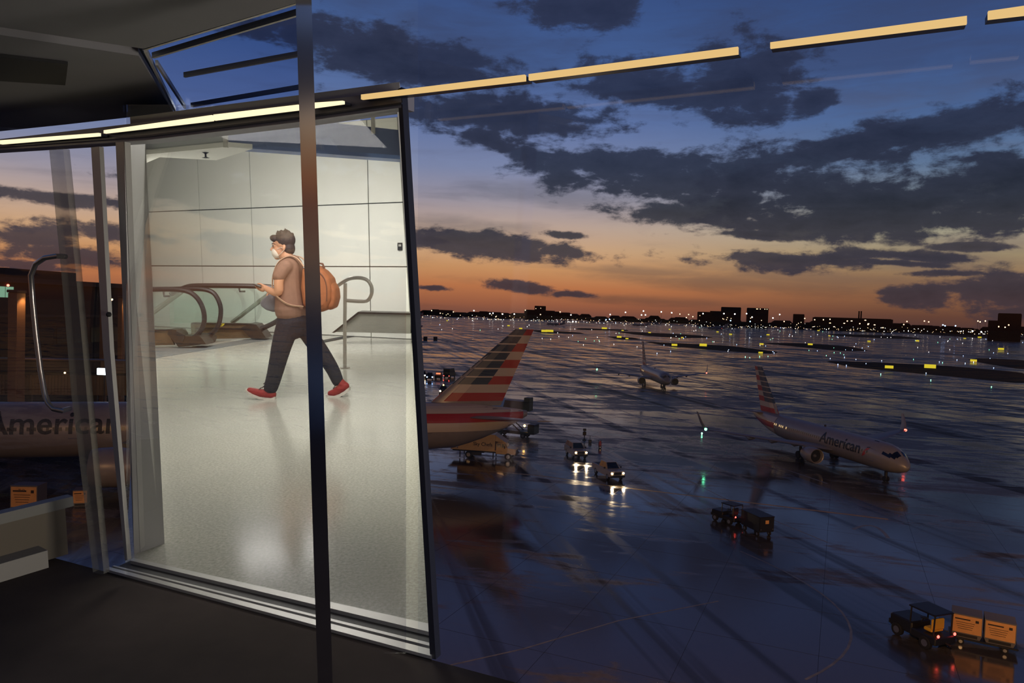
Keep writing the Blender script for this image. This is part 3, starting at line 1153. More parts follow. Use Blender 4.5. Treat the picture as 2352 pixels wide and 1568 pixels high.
big = airliner('wide_body_airliner', BIGJET, 'large silver airliner parked side-on behind the hall with a tall flag-striped tail', 'airliners',
               ('American', 12.9, 13.2, 5.75, 2.35))
place(big, (-69.1, 77.6, 0), (-.965, -.262))
jet = airliner('narrow_body_airliner', SMALLJET, 'silver airliner turning at right with red and white striped tail and dark titles', 'airliners',
               ('American', 7.0, 9.2, 3.15, 1.45))
place(jet, (50.4, 92.6, 0), (.18, -.984))
j2 = place(copy_tree(jet), (43.9, 206, 0), (.02, -1))
tag(j2, 'airliner seen nose-on in the middle of the apron with both engines showing')
for ch in list(j2.children):
    if ch.name.split('.')[0] in ('title', 'emblem'):
        bpy.data.objects.remove(ch)
FARJ = [(1452, 749, 1, 'dark airliner in the far field left of the slim tail fin, tail to the right', -1), (1492, 744, 1, 'tiny far airliner straight above the slim tail fin', -1), (1352, 741, .9, 'tiny far airliner above the first long grass island', -1),
        (1255, 747, .9, 'dark far airliner just above the tip of the tall striped tail', -1), (1638, 753, 1, 'dark far airliner under the left apartment block', -1), (1625, 757, 1.0, 'dark far airliner in front of the one under the left apartment block', -1)]
for (x, y, s, lab, hd) in FARJ:
    o = jet.copy()
    COL.objects.link(o)
    for ch in jet.children:
        if ch.name.split('.')[0] in ('fuselage', 'wing', 'fin', 'tailplane', 'engine', 'landing_gear', 'winglet'):
            copy_tree(ch, o)
    p = G(x, y)
    place(o, p, (hd, -.15))
    o.scale = (s, s, s)
    tag(o, lab)
o = big.copy()
COL.objects.link(o)
for ch in big.children:
    if ch.name.split('.')[0] in ('fuselage', 'wing', 'fin', 'tailplane', 'engine', 'landing_gear', 'stripe'):
        copy_tree(ch, o)
place(o, G(967, 770) + Vector((-72, -10, 0)), (-.98, -.18))
tag(o, 'far airliner whose dark red tail shows just right of the hall door frame')


# ================================================================== GROUND VEHICLES
PAINT_W = mat('vehicle_tan_white', S(158, 144, 122), 0.35, coat=.3)
PAINT_T = mat('truck_cream', S(190, 160, 112), 0.4, noise=.08, nscale=1)
PAINT_D = mat('vehicle_black', S(22, 21, 21), 0.45)
PAINT_G = mat('vehicle_grey', S(84, 80, 76), 0.45)
CRATE = mat('container_panel', S(206, 150, 88), 0.6, noise=.10, nscale=1.5)
CRATE_T = mat('container_top', S(96, 92, 90), 0.6)
HEADL = glow('headlamp_glow', (1.0, .74, .44, 1), 45.0)
TAILL = glow('tail_lamp_glow', (1.0, .07, .05, 1), 7.0)
AMBER = glow('amber_beacon', (1.0, .50, .10, 1), 14.0)
SEAT_Y = mat('yellow_vest_seat', S(210, 165, 40), 0.7)
RUST = mat('red_paint', S(150, 46, 34), 0.5)


def wheel(parent, x, y, r, w=.24):
    o = MB().lathe([(-w / 2, r * .55), (-w / 2, r * .9), (-w * .4, r), (w * .4, r), (w / 2, r * .9), (w / 2, r * .55)], 16, axis='Y').build('wheel', TYRE, parent, (x, y, r))
    MB().lathe([(-w * .52, .02), (-w * .52, r * .55), (w * .52, r * .55), (w * .52, .02)], 10, axis='Y').build('hub', METAL, o)
    return o


def profile(b, poly, w, inset=.07, z_in=0.0):
    """a side outline (x, z) given width, with softened flanks"""
    cx = sum(p[0] for p in poly) / len(poly)
    cz = sum(p[1] for p in poly) / len(poly)

    def ring(y, k):
        return [Vector((cx + (x - cx) * (1 - k * .02), y, cz + (z - cz) * (1 - k * .06))) for x, z in poly]
    b.loft([ring(-w / 2, 1), ring(-w / 2 + inset, 0), ring(w / 2 - inset, 0), ring(w / 2, 1)])
    return b


def lamps(e, x, y, z, m_front, spotlight=True, power=260, r=.12):
    for s in (1, -1):
        MB().ball((x, s * y, z), (.06, r, r * .8), 10, 6).build('headlight', m_front, e)


def pickup(name, label, group, paint, wagon=False):
    e = empty(name)
    tag(e, label, 'truck' if not wagon else 'car', group)
    L = 5.7 if not wagon else 5.0
    f, r_ = L / 2, -L / 2
    body = [(f, .55), (f, .98), (f - .1, 1.12), (f - 1.25, 1.22), (r_ + .05, 1.22), (r_, 1.1), (r_, .5), (r_ + .6, .42), (f - .5, .42)]
    profile(MB(), body, 2.0).build('body', paint, e, smooth=True)
    c0, c1 = (f - 1.25, r_ + (2.0 if not wagon else .06))
    lo = [Vector((c0, s * .9, 1.2)) for s in (-1, 1)] + [Vector((c1, s * .9, 1.2)) for s in (1, -1)]
    hi = [Vector((c0 - .75, s * .70, 1.86)) for s in (-1, 1)] + [Vector((c1 + (.25 if not wagon else .35), s * .70, 1.86)) for s in (1, -1)]
    MB().loft([lo, hi]).build('cab', paint, e)
    lerp = lambda a, b, u, v, n: a

    def glassquad(p, q, r2, s2, k=.10, off=.012):
        c = (p + q + r2 + s2) / 4
        n = (q - p).cross(s2 - p).normalized()
        pts = [c + (x - c) * (1 - k) for x in (p, q, r2, s2)]
        if n.dot(c - Vector((c0 - 1.5, 0, 1.5))) < 0:
            n = -n
        return MB().slab([x + n * off for x in pts], -n * .02)
    glassquad(lo[0], lo[1], hi[1], hi[0]).build('windscreen', PANE, e)
    glassquad(lo[2], lo[3], hi[3], hi[2]).build('rear_window', PANE, e)
    for s, (a, b, c_, d) in ((1, (lo[1], lo[2], hi[2], hi[1])), (-1, (lo[0], lo[3], hi[3], hi[0]))):
        m1, m2 = (a + b) / 2, (c_ + d) / 2
        glassquad(a, m1, m2, d, .14).build('side_window', PANE, e)
        glassquad(m1, b, c_, m2, .14).build('side_window', PANE, e)
    if not wagon:
        MB().box((r_ + .98, 0, 1.20), (1.75, 1.64, .07)).build('cargo_bed', DARK, e)
    MB().bbox((f + .03, 0, .58), (.18, 1.94, .26), .04).build('bumper', DARK, e)
    MB().bbox((f - .0, 0, .90), (.08, 1.1, .30), .02).build('grille', DARK, e)
    lamps(e, f + .02, .78, .92, HEADL)
    for s in (1, -1):
        MB().bbox((c0 - .25, s * 1.12, 1.33), (.10, .22, .2), .03).build('mirror', DARK, e)
        MB().box((r_ - .01, s * .85, .95), (.04, .14, .26)).build('tail_light', RUST, e)
        for x in (f - .95, r_ + 1.15):
            wheel(e, x, s * .88, .39)
    return e


def headbeams(o, f, power, color=(1.0, .74, .44)):
    """the two beams of a vehicle's own headlights"""
    bpy.context.view_layer.update()
    for s in (1, -1):
        p = o.matrix_world @ Vector((f + .25, s * .78, .92))
        a = o.matrix_world @ Vector((f + 14, s * .9, -.6))
        spot('headlight_beam', p, a, power, color, 62, .10, .9)


pk = pickup('pickup_truck', 'tan pickup truck with bright headlights driving towards the window, nearer one', 'service vehicles on the apron', PAINT_W)
place(pk, G(1396, 1094), (.30, -.95))
sv = pickup('service_wagon', 'pale utility wagon with bright headlights just behind the pickup', 'service vehicles on the apron', PAINT_W, True)
place(sv, G(1322, 1048), (.22, -.97))
pk.scale = (1, 1, 1.1)
sv.scale = (1, 1, 1.14)
headbeams(pk, 2.85, 900)
headbeams(sv, 2.5, 900)
# cluster of vehicles far behind the tall tail
for (x, y, kind, lab, hd) in ((1018, 905, 0, 'dark service wagon with headlights and amber beacon left of the tall tail', (.1, -1)),
                              (971, 868, 1, 'small vehicle with paired white headlights beside the hall door frame', (.05, -1)),
                              (987, 872, 1, 'vehicle with bluish white headlights left of the dark box van', (.1, -1)),
                              (963, 765, 1, 'far car with bluish headlights below the far red tail', (.1, -1))):
    o = copy_tree(sv)
    place(o, G(x, y), hd)
    tag(o, lab)
    for ch in o.children:
        if ch.name.split('.')[0] in ('body', 'cab'):
            ch.data = ch.data.copy()
            ch.data.materials[0] = PAINT_D
        if ch.name.startswith('headlight'):
            ch.scale = (1.6, 1.6, 1.6)
            ch.location = Vector((0, 0, 0)) - Vector((2.52, (.78 if ch.data.vertices[0].co.y > 0 else -.78), .92)) * .6
            if 'bluish' in lab:
                ch.data = ch.data.copy()
                ch.data.materials[0] = BLUEW
    if kind == 0:
        MB().ball((0, 0, 1.98), .16, 8, 6).build('beacon', AMBER, o)


def box_van(name, label, loc, hd):
    e = empty(name)
    tag(e, label, 'truck', 'service vehicles on the apron')
    MB().bbox((-.6, 0, 1.75), (4.2, 2.1, 2.3), .05).build('box_body', PAINT_D, e)
    profile(MB(), [(3.0, .5), (3.0, 1.2), (2.4, 1.45), (2.1, 2.2), (1.5, 2.3), (1.5, .5)], 2.0).build('cab', PAINT_D, e)
    MB().box((-.2, 0, .5), (5.6, 1.0, .2)).build('chassis', DARK, e)
    for s in (1, -1):
        MB().box((-2.73, s * .85, .75), (.05, .22, .22)).build('tail_light', TAILL, e)
        for x in (2.2, -1.7):
            wheel(e, x, s * .92, .42)
    return place(e, loc, hd)


box_van('box_van', 'dark box van with a red tail light left of the tall tail', G(1032, 867), (.25, .97))
fe = empty('tow_tractor')
tag(fe, 'low tow tractor with an orange lit cab beside the dark box van', 'truck', 'service vehicles on the apron')
MB().bbox((0, 0, .8), (3.4, 1.9, .8), .06).build('body', PAINT_D, fe)
MB().bbox((-.3, 0, 1.6), (1.5, 1.7, .9), .06).build('cab', RUST, fe)
MB().bbox((.46, 0, 1.65), (.03, 1.4, .5), .01).build('windscreen', glow('orange_cab', (1, .28, .12, 1), 1.2), fe)
for s in (1, -1):
    for x in (1.1, -1.1):
        wheel(fe, x, s * .85, .42)
place(fe, G(1007, 870), (-.05, -1))

# ---- catering truck
ct = empty('catering_truck')
tag(ct, 'cream high-lift catering truck lettered on its box, under the tall striped tail', 'truck')
MB().box((-.4, 0, .95), (8.2, 1.0, .28)).build('chassis', DARK, ct)
MB().bbox((-.95, 0, 2.35), (5.3, 2.4, 2.25), .05).build('box_body', PAINT_T, ct)
MB().bbox((-.9, 0, 1.20), (7.4, 2.44, .16), .03).build('deck', PAINT_T, ct)
MB().bbox((-4.35, 0, 1.34), (1.3, 2.2, .12), .03).build('tail_platform', PAINT_T, ct)
MB().slab([(1.72, -1.1, 3.42), (1.72, -1.1, 2.6), (3.25, -1.1, 2.32), (3.3, -1.1, 2.42)], (0, 2.2, 0)).build('loading_platform', PAINT_T, ct)
for s in (1, -1):
    b = MB().tube([(-2.6, s * .7, 1.05), (.8, s * .7, 1.25)], .06, 6).tube([(.8, s * .7, 1.05), (-2.6, s * .7, 1.25)], .06, 6)
    b.build('scissor_arm', DARK, ct)
    MB().tube([(-3.2, s * 1.3, .1), (-3.2, s * 1.3, 1.1)], .08, 6).build('stabiliser', DARK, ct)
    MB().tube([(1.5, s * 1.1, .1), (1.5, s * 1.1, 1.1)], .08, 6).build('stabiliser', DARK, ct)
    MB().bbox((-1.2, s * 1.0, .7), (2.0, .4, .5), .04).build('locker', DARK, ct)
profile(MB(), [(1.85, .8), (1.85, 2.25), (2.15, 2.45), (3.0, 2.42), (3.35, 1.72), (4.55, 1.6), (4.65, 1.45), (4.65, .8)], 2.2).build('cab', PAINT_T, ct, smooth=True)
for s in (1, -1):
    MB().slab([(2.0, s * 1.105, 1.75), (2.0, s * 1.105, 2.28), (2.95, s * 1.105, 2.26), (3.2, s * 1.105, 1.75)], (0, -s * .03, 0)).build('side_window', PANE, ct)
    MB().box((2.62, s * 1.115, 2.0), (.07, .02, .54)).build('window_post', PAINT_T, ct)
    MB().bbox((3.1, s * 1.32, 1.85), (.12, .18, .4), .03).build('mirror', DARK, ct)
    wheel(ct, 3.6, s * .98, .5, .3)
    wheel(ct, -2.0, s * .98, .5, .5)
MB().slab([(3.05, -.9, 2.36), (3.38, -.9, 1.76), (3.38, .9, 1.76), (3.05, .9, 2.36)], (.02, 0, .02)).build('windscreen', PANE, ct)
MB().bbox((4.68, 0, .85), (.2, 2.2, .3), .04).build('bumper', DARK, ct)
MB().bbox((4.66, 0, 1.2), (.06, 1.2, .35), .02).build('grille', DARK, ct)
for s in (1, -1):
    MB().ball((4.66, s * .85, 1.25), (.05, .12, .12), 8, 6).build('headlight', METAL, ct)
for s in (1, -1):
    vs, fs = text_mesh('Sky Chefs', 1.0)
    x0, x1 = min(v.x for v in vs), max(v.x for v in vs)
    k = 2.7 / (x1 - x0)
    pts = [Vector((-1.35 + (v.x - x0) * k, -1.215, 1.85 + v.y * k)) for v in vs]
    if s > 0:
        pts = [Vector((-1.35 + 2.7 - (v.x - x0) * k, 1.215, 1.85 + v.y * k)) for v in vs]
    MB().add(pts, fs).build('lettering', LETTER, ct)
place(ct, G(1112, 1050), (.985, -.17))

# lift truck dark behind the tail cone, with a work light
lt = empty('lift_truck')
tag(lt, 'dark high-lift truck raised behind the tail cone of the parked airliner', 'truck')
MB().bbox((0, 0, .9), (6.5, 2.3, .5), .05).build('chassis', PAINT_D, lt)
MB().bbox((.2, 0, 4.9), (3.6, 2.4, 2.4), .06).build('raised_box', PAINT_G, lt)
MB().bbox((2.6, 0, 5.6), (1.0, 1.6, 2.2), .05).build('platform', PAINT_D, lt)
for s in (1, -1):
    MB().tube([(-1.8, s * .8, 1.1), (1.6, s * .8, 3.7)], .11, 6).tube([(1.6, s * .8, 1.1), (-1.8, s * .8, 3.7)], .11, 6).build('scissor_arm', PAINT_D, lt)
    for x in (2.2, -2.0):
        wheel(lt, x, s * .95, .45)
MB().bbox((3.6, 0, 1.6), (1.2, 2.2, 1.6), .06).build('cab', PAINT_D, lt)
MB().ball((2.6, -1.35, 2.2), .2, 8, 6).build('work_light', AMBER, lt)
place(lt, G(1178, 1002), (.9, -.4))


# ---- baggage tugs, carts and containers
def tug(name, label, loc, hd, seat=PAINT_D, s=1.0):
    e = empty(name)
    tag(e, label, 'tug', 'baggage tugs')
    MB().bbox((.75, 0, .78), (1.5, 1.5, .72), .07).build('bonnet', PAINT_D, e)
    MB().bbox((-.75, 0, .62), (1.6, 1.6, .44), .06).build('body', PAINT_D, e)
    MB().bbox((-.55, 0, 2.02), (1.7, 1.5, .10), .04).build('roof', PAINT_D, e)
    for x in (.2, -1.3):
        for y in (-.68, .68):
            MB().tube([(x, y, .8), (x - .05, y * .97, 2.0)], .045, 6).build('roof_post', PAINT_D, e)
    MB().bbox((-.75, 0, 1.0), (.55, .9, .2), .05).bbox((-1.0, 0, 1.35), (.16, .9, .62), .05).build('seat', seat, e)
    MB().tube([(.1, 0, 1.0), (-.12, 0, 1.35)], .035, 6).build('steering_column', DARK, e)
    MB().lathe([(0, .19), (.03, .2), (.05, .17)], 14, (-.15, 0, 1.36), 'Z').build('steering_wheel', DARK, e)
    MB().box((1.55, 0, .62), (.10, 1.4, .25)).build('bumper', DARK, e)
    MB().tube([(-1.55, 0, .5), (-1.9, 0, .45)], .06, 6).build('tow_hook', DARK, e)
    for sgn in (1, -1):
        MB().ball((-1.57, sgn * .62, .95), (.05, .09, .09), 8, 6).build('tail_light', TAILL, e)
        MB().ball((1.53, sgn * .55, .95), (.05, .1, .1), 8, 6).build('headlight', METAL, e)
        for x in (.95, -.9):
            wheel(e, x, sgn * .72, .36)
    place(e, loc, hd)
    e.scale = (s, s, s)
    return e


def cart(name, label, loc, hd):
    e = empty(name)
    tag(e, label, 'cart')
    MB().bbox((0, 0, .55), (3.0, 1.6, .14), .03).build('deck', PAINT_D, e)
    MB().bbox((0, 0, 1.92), (3.1, 1.66, .10), .03).build('roof', PAINT_D, e)
    MB().box((1.48, 0, 1.25), (.06, 1.56, 1.3)).build('front_panel', PAINT_D, e)
    MB().box((-1.48, 0, 1.25), (.06, 1.56, 1.3)).build('rear_panel', PAINT_D, e)
    for s in (1, -1):
        MB().box((0, s * .78, 1.25), (2.9, .04, 1.28)).build('side_curtain', PAINT_D, e)
        for x in (1.0, -1.0):
            wheel(e, x, s * .65, .24, .16)
        MB().box((-1.52, s * .66, .75), (.03, .10, .05)).build('reflector', METAL, e)
    MB().bbox((-1.52, .0, 1.45), (.03, .38, .34), .01).build('placard', CRATE, e)
    MB().tube([(1.5, 0, .45), (2.4, 0, .42)], .05, 6).build('tow_bar', DARK, e)
    return place(e, loc, hd)


tug('baggage_tug', 'black tug with red tail light pulling a covered cart, mid apron', G(1670, 1198), (-.55, .835), s=.98)
cart('baggage_cart', 'black covered baggage cart with orange placard behind the mid-apron tug', G(1671, 1198) + Vector((.46, -.89, 0)) * 3.95, (-.30, .954))
tug('baggage_tug', 'dark tug with yellow seat and two red lights near the bottom right corner', G(2115, 1470), (-.35, .93), SEAT_Y, 1.15)
PLC = mat('container_print', S(40, 30, 24), .7)


def dolly(name, label, loc, hd, n=2):
    e = empty(name)
    tag(e, label, 'dolly')
    MB().bbox((0, 0, .42), (n * 1.75 + .3, 1.7, .12), .03).build('deck', PAINT_D, e)
    for s in (1, -1):
        for x in (n * .6, -n * .6):
            wheel(e, x, s * .7, .2, .14)
    MB().tube([(-n * .9, 0, .4), (-n * .9 - .9, 0, .4)], .05, 6).build('tow_bar', DARK, e)
    return place(e, loc, hd)


def container(name, label, loc, hd, w=1.6, h=1.5, print_=True, text=None, d=1.5):
    e = empty(name)
    tag(e, label, 'container', 'air freight containers')
    MB().loft([[Vector((x, y, z)) for x, y in ((-w / 2 + k, -d / 2), (w / 2 - k, -d / 2), (w / 2 - k, d / 2), (-w / 2 + k, d / 2))] for z, k in ((0, .12), (.3, 0), (h, 0))]).build('body', CRATE_T, e)
    MB().box((0, -d / 2 - .012, h * .58), (w * .94, .024, h * .74)).build('front_panel', CRATE, e)
    MB().box((0, -d / 2 - .012, h * .1), (w * .7, .02, h * .12)).build('base_rail', DARK, e)
    if print_:
        b = MB()
        b.box((-.15 * w, -d / 2 - .03, h * .80), (w * .5, .008, h * .055))
        b.box((.32 * w, -d / 2 - .03, h * .78), (w * .11, .008, h * .11))
        for k in range(4):
            b.box((-.06 * w, -d / 2 - .03, h * (.66 - k * .09)), (w * (.62 - k * .05), .008, h * .018))
        b.build('printed_marks', PLC, e)
    if text:
        vs, fs = text_mesh(text, .34)
        MB().add([Vector((-w * .2 + v.x, -d / 2 - .03, h * .78 + v.y)) for v in vs], fs).build('lettering', PLC, e)
    return place(e, loc, hd)


dd = (.86, -.50)
dl = G(2255, 1480)
dolly('container_dolly', 'low dark dolly carrying two orange-fronted freight containers', dl, dd)
axd = Vector((.865, -.50, 0)).normalized()
container('freight_container', 'orange-fronted freight container at the left on the dolly', dl - axd * .9 + Vector((0, 0, .48)), dd, 1.7, 1.5)
container('freight_container', 'orange-fronted freight container at the right on the dolly', dl + axd * .9 + Vector((0, 0, .48)), dd, 1.7, 1.5)
container('freight_container', 'pale freight container with small lettering at left above the low pale bench', G(66, 1172), (1, .05), 2.5, 2.6, True, 'TLD', 1.6)
container('freight_container', 'small orange crate beside the leaning pale door post', G(188, 1158), (.95, .3), 1.3, 1.6, True)

# marker posts on the apron
mp = empty('signal_post', G(1342, 1011))
tag(mp, 'black two-headed signal post standing alone on the apron', 'post')
MB().tube([(0, 0, 0), (0, 0, 1.5)], .07, 8).build('pole', DARK, mp)
MB().bbox((0, 0, 1.15), (.55, .4, .6), .06).build('signal_head', PAINT_D, mp)
MB().bbox((0, 0, 1.75), (.5, .4, .4), .06).build('signal_head', PAINT_D, mp)
MB().lathe([(0, .34), (.1, .3), (.3, .1)], 12, axis='Z').build('base', DARK, mp)
mp2 = empty('marker_stand', G(1355, 1017))
tag(mp2, 'short black marker stand with a thin stick right of the signal post', 'post')
MB().bbox((0, 0, .28), (.5, .4, .54), .06).build('box', PAINT_D, mp2)
MB().tube([(0, 0, .6), (0, 0, 1.2)], .04, 6).build('stick', DARK, mp2)
mp3 = empty('wheeled_extinguisher', G(1378, 1029))
tag(mp3, 'red wheeled extinguisher standing right of the black marker stand', 'extinguisher')
MB().lathe([(0.1, .1), (.12, .22), (.95, .22), (1.1, .1), (1.2, .05)], 12, axis='Z').build('cylinder_tank', RUST, mp3, smooth=True)
MB().tube([(-.2, .15, .1), (-.25, .3, 1.2), (.25, .3, 1.2), (.2, .15, .1)], .03, 6).build('handle_frame', DARK, mp3)
for s in (1, -1):
    wheel(mp3, s * .0, s * .3, .22, .1)
# three dark bins on the far stand
for (x, y, lab) in ((950, 781, 'dark baggage bin, left of three below the far red tail'), (977, 781, 'dark baggage bin, middle of three below the far red tail'), (1000, 781, 'dark baggage bin, right of three below the far red tail')):
    e = empty('baggage_bin', G(x, y))
    tag(e, lab, 'bin', 'dark bins on the far stand')
    MB().bbox((0, 0, 1.3), (2.6, 2.0, 2.2), .1).build('body', PAINT_D, e)
    MB().box((0, 0, .1), (2.4, 1.8, .2)).build('base', DARK, e)

# ================================================================== CONCOURSE AND JET BRIDGE (left)
CONC = mat('concourse_wall', S(52, 46, 40), 0.8, noise=.25, nscale=.15)
CONC_D = mat('concourse_dark', S(26, 25, 22), 0.85)
BRN = mat('column_brown', S(120, 88, 60), 0.75, noise=.1, nscale=.8)
RIB = mat('bridge_cladding', S(96, 78, 56), 0.55)
GRNWIN = glow('green_lit_window', (.45, .85, .55, 1), .42)
LAMPO = glow('sodium_lamp', (1.0, .62, .22, 1), 30.0)
cb0, cb1 = ground_y(-420, 140), ground_y(334, 185)
cdir = (cb1 - cb0).normalized()
cl = (cb1 - cb0).length
ce = empty('concourse_building', cb0, atan2(cdir.y, cdir.x))
tag(ce, 'long dark concourse building with green-lit windows at the far left', 'building')
MB().box((cl / 2, 9, 11.5), (cl, 18, 23)).build('wall', CONC_D, ce)
MB().box((cl / 2, 8.6, 23.4), (cl + .6, 19.4, .9)).build('roof', CONC, ce)
MB().box((cl * .62, 6, 24.6), (cl * .25, 6, 2.0)).build('roof_plant', CONC_D, ce)
MB().box((cl / 2, -.15, 9.0), (cl, .3, .7)).build('ledge', CONC, ce)
MB().box((cl / 2, -.15, 17.0), (cl, .3, .5)).build('ledge', CONC, ce)
i = 0
xw = 4.0
while xw < cl * .47:
    MB().box((xw, -.08, 21.2), (1.5, .16, 1.9)).build('window', GRNWIN, ce)
    xw += 1.75
for k in range(7):
    MB().box((cl * (.52 + .065 * k), -.06, 13.2), (3.4, .12, 3.0)).build('window', PANE, ce)


def lamp_column(px, dist, wd, ztop, lab):
    p = ground_y(px, dist)
    e = empty('lit_column', p, atan2(cdir.y, cdir.x))
    tag(e, lab, 'column', 'lamp-lit columns')
    MB().bbox((0, 0, ztop / 2), (wd, wd, ztop), .08).build('shaft', BRN, e)
    MB().bbox((0, 0, ztop + .2), (wd * 1.15, wd * 1.15, .4), .06).build('capital', CONC, e)
    b = MB().tube([(wd * .5, -wd * .4, ztop - .5), (wd * .75, -wd * .9, ztop - .2)], .08, 6)
    b.build('bracket', DARK, e)
    MB().bbox((wd * .75, -wd * .9, ztop - .1), (.5, .45, .3), .05).build('lamp_shade', DARK, e)
    MB().ball((wd * .75, -wd * .95, ztop - .3), (.26, .26, .2), 8, 6).build('bulb', LAMPO, e)
    bpy.context.view_layer.update()
    q = e.matrix_world @ Vector((wd * .2, -wd * .5 - .75, ztop + .2))
    a = e.matrix_world @ Vector((-wd * .05, -wd * .5, ztop - 9))
    spot('column_lamp', q, a, 1500, SODIUM, 70, .15)


lamp_column(38, 124, 1.5, 21.0, 'thick brown column lit by a sodium lamp, at the far left')
lamp_column(238, 150, .95, 20.8, 'slim lamp-lit column, left of the two beside the leaning door posts')
lamp_column(279, 156, .95, 20.8, 'slim lamp-lit column, right of the two beside the leaning door posts')

# jet bridge: ribbed tunnel with a walkway above
jb0, jb1 = ground_y(-300, 134), ground_y(330, 122)
jd = (jb1 - jb0).normalized()
jl = (jb1 - jb0).length
je = empty('jet_bridge', jb0, atan2(jd.y, jd.x))
tag(je, 'brown ribbed jet bridge running above the parked airliner at left', 'jet bridge')
MB().box((jl / 2, 1.6, 7.9), (jl, 3.2, 2.9)).build('tunnel', RIB, je)
k = 0.0
rb = MB()
while k < jl:
    rb.box((k, -.06, 7.9), (.14, .12, 2.7))
    k += .42
rb.build('tunnel_ribs', RIB, je, kind='stuff')
MB().box((jl / 2, 1.6, 9.45), (jl, 3.4, .2)).build('tunnel_roof', CONC, je)
MB().box((jl * .44, 1.6, 10.6), (jl * .86, 2.6, 1.6)).build('upper_duct', CONC, je)
MB().box((jl * .44, 1.6, 11.5), (jl * .87, 2.8, .16)).build('duct_cap', RIB, je)
MB().bbox((jl * .90, 1.4, 10.6), (4.6, 3.0, 1.9), .1).build('cab_box', RIB, je)
for q in (.2, .55, .8):
    MB().box((jl * q, 1.6, 3.2), (.7, .7, 6.4)).build('leg', DARK, je)
for q in (.35, .7):
    MB().ball((jl * q, -.2, 9.7), (.14, .14, .14), 8, 6).build('lamp', WARMW, je)
ls = empty('gate_sign', ground_y(240, 112))
tag(ls, 'small white lit gate sign above the jet bridge', 'sign')
MB().bbox((0, 0, 10.9), (1.8, .3, .9), .05).build('sign_face', glow('gate_white', (.85, .95, 1, 1), 2.0), ls)
MB().tube([(0, .1, 0), (0, .1, 10.5)], .08, 6).build('pole', DARK, ls)
# apron floodlight poles in the left distance
far_lamp(320, 685, 220, LAMPO, 4, 'pole_lamp', 'pole lamp beside the wide door reveal')
_d = ray(17, 655)
_n = Vector((-cdir.y, cdir.x, 0))
_p = EYE + _d * ((cb0 - EYE).dot(_n) / _d.dot(_n))
_l = Vector(((_p - cb0).dot(cdir), -.15, _p.z))
MB().ball(_l, (.22, .22, .22), 8, 6).build('obstruction_lamp', NAVR, ce)


# ================================================================== INTERIOR: FACADE, DOORWAY, BRIGHT HALL
ALU = mat('aluminium', S(176, 174, 168), 0.35, 0.35, noise=.05, nscale=6)
ALU_D = mat('dark_anodised', S(58, 60, 70), 0.3, 0.6)
WALLW = mat('white_wall_panel', S(214, 214, 206), 0.55, noise=.02, nscale=2)
REVEAL = mat('door_reveal', S(150, 148, 142), 0.5, noise=.04, nscale=4)
SOFF = mat('soffit_white', S(205, 205, 200), 0.6)
BEAM = mat('blue_grey_beam', S(92, 106, 144), 0.5)
BACKING = mat('dark_joint', S(46, 48, 46), 0.8)
CLAD = mat('outer_cladding', S(34, 36, 48), 0.5)
STEEL = mat('brushed_steel', S(170, 164, 156), 0.28, 0.85)
RUBBER = mat('black_handrail', S(20, 18, 18), 0.35)
BRONZE = mat('bronze_panel', S(118, 96, 70), 0.35, 0.55, noise=.12, nscale=5)
BRONZE_D = mat('dark_bronze', S(58, 48, 40), 0.35, 0.6)
MATT = mat('grey_landing_plate', S(108, 110, 108), 0.45, 0.2, noise=.12, nscale=20)
POST = mat('polished_dark_post', S(225, 225, 232), 0.10, 1.0)
GREY_C = mat('ceiling_grey', S(122, 120, 120), 0.75, noise=.06, nscale=2)
CARPET = mat('dark_carpet', S(64, 55, 49), 0.9, spec=.2, noise=.25, nscale=2.2, bump=.2)
TRACK = mat('black_track', S(20, 19, 18), 0.6)
PLANE_ = mat('plinth_grey', S(140, 136, 126), 0.6)
BENCHP = mat('bench_panel', S(92, 82, 64), 0.6)
GLS = glass('balustrade_glass', 0.08, (.90, .97, .94, 1))
FACADE_G = glass('facade_glass', 0.03, (.97, .98, 1, 1))
GHOST = glass('ghost_stile_mix', 0.4)  # half-clear mix stands in for a stile seen only as a reflection
_t = NT(GHOST.node_tree)
_d = _t.n.new('ShaderNodeBsdfDiffuse')
_d.inputs[0].default_value = S(150, 146, 132)
for _n in _t.n:
    if _n.type == 'MIX_SHADER':
        _t.l.new(_d.outputs[0], _n.inputs[2])
DOOR_G = glass('coated_door_glass', 0.16, (.98, .98, 1, 1))
SKYG = glass('skylight_glass', 0.10, (.80, .85, .95, 1), .05)


def hall_terrazzo():
    m = bpy.data.materials.new('pale_terrazzo')
    m.use_nodes = True
    t = NT(m.node_tree)
    b = t.n.get('Principled BSDF')
    tcn = t.n.new('ShaderNodeTexCoord')
    a = t.noise(tcn.outputs['Object'], 60, 3, .7)
    c_ = t.noise(tcn.outputs['Object'], 2.0, 4, .6)
    col = t.mix(t.rng(a, .35, .65), S(150, 148, 136), S(186, 184, 172))
    col = t.mix(t.rng(c_, .3, .7, 0, .25), col, S(150, 152, 142))
    t.l.new(col, b.inputs['Base Color'])
    b.inputs['Roughness'].default_value = .16
    b.inputs['Specular IOR Level'].default_value = .6
    return m


A = HG(240, 1312)
B = HG(992, 1515)
fd = (B - A).normalized()
fn = Vector((-fd.y, fd.x, 0)).normalized()
if fn.y < 0:
    fn = -fn
fw_ = lambda px, py, off=0.0: HP(px, py, A + fn * off, fn)


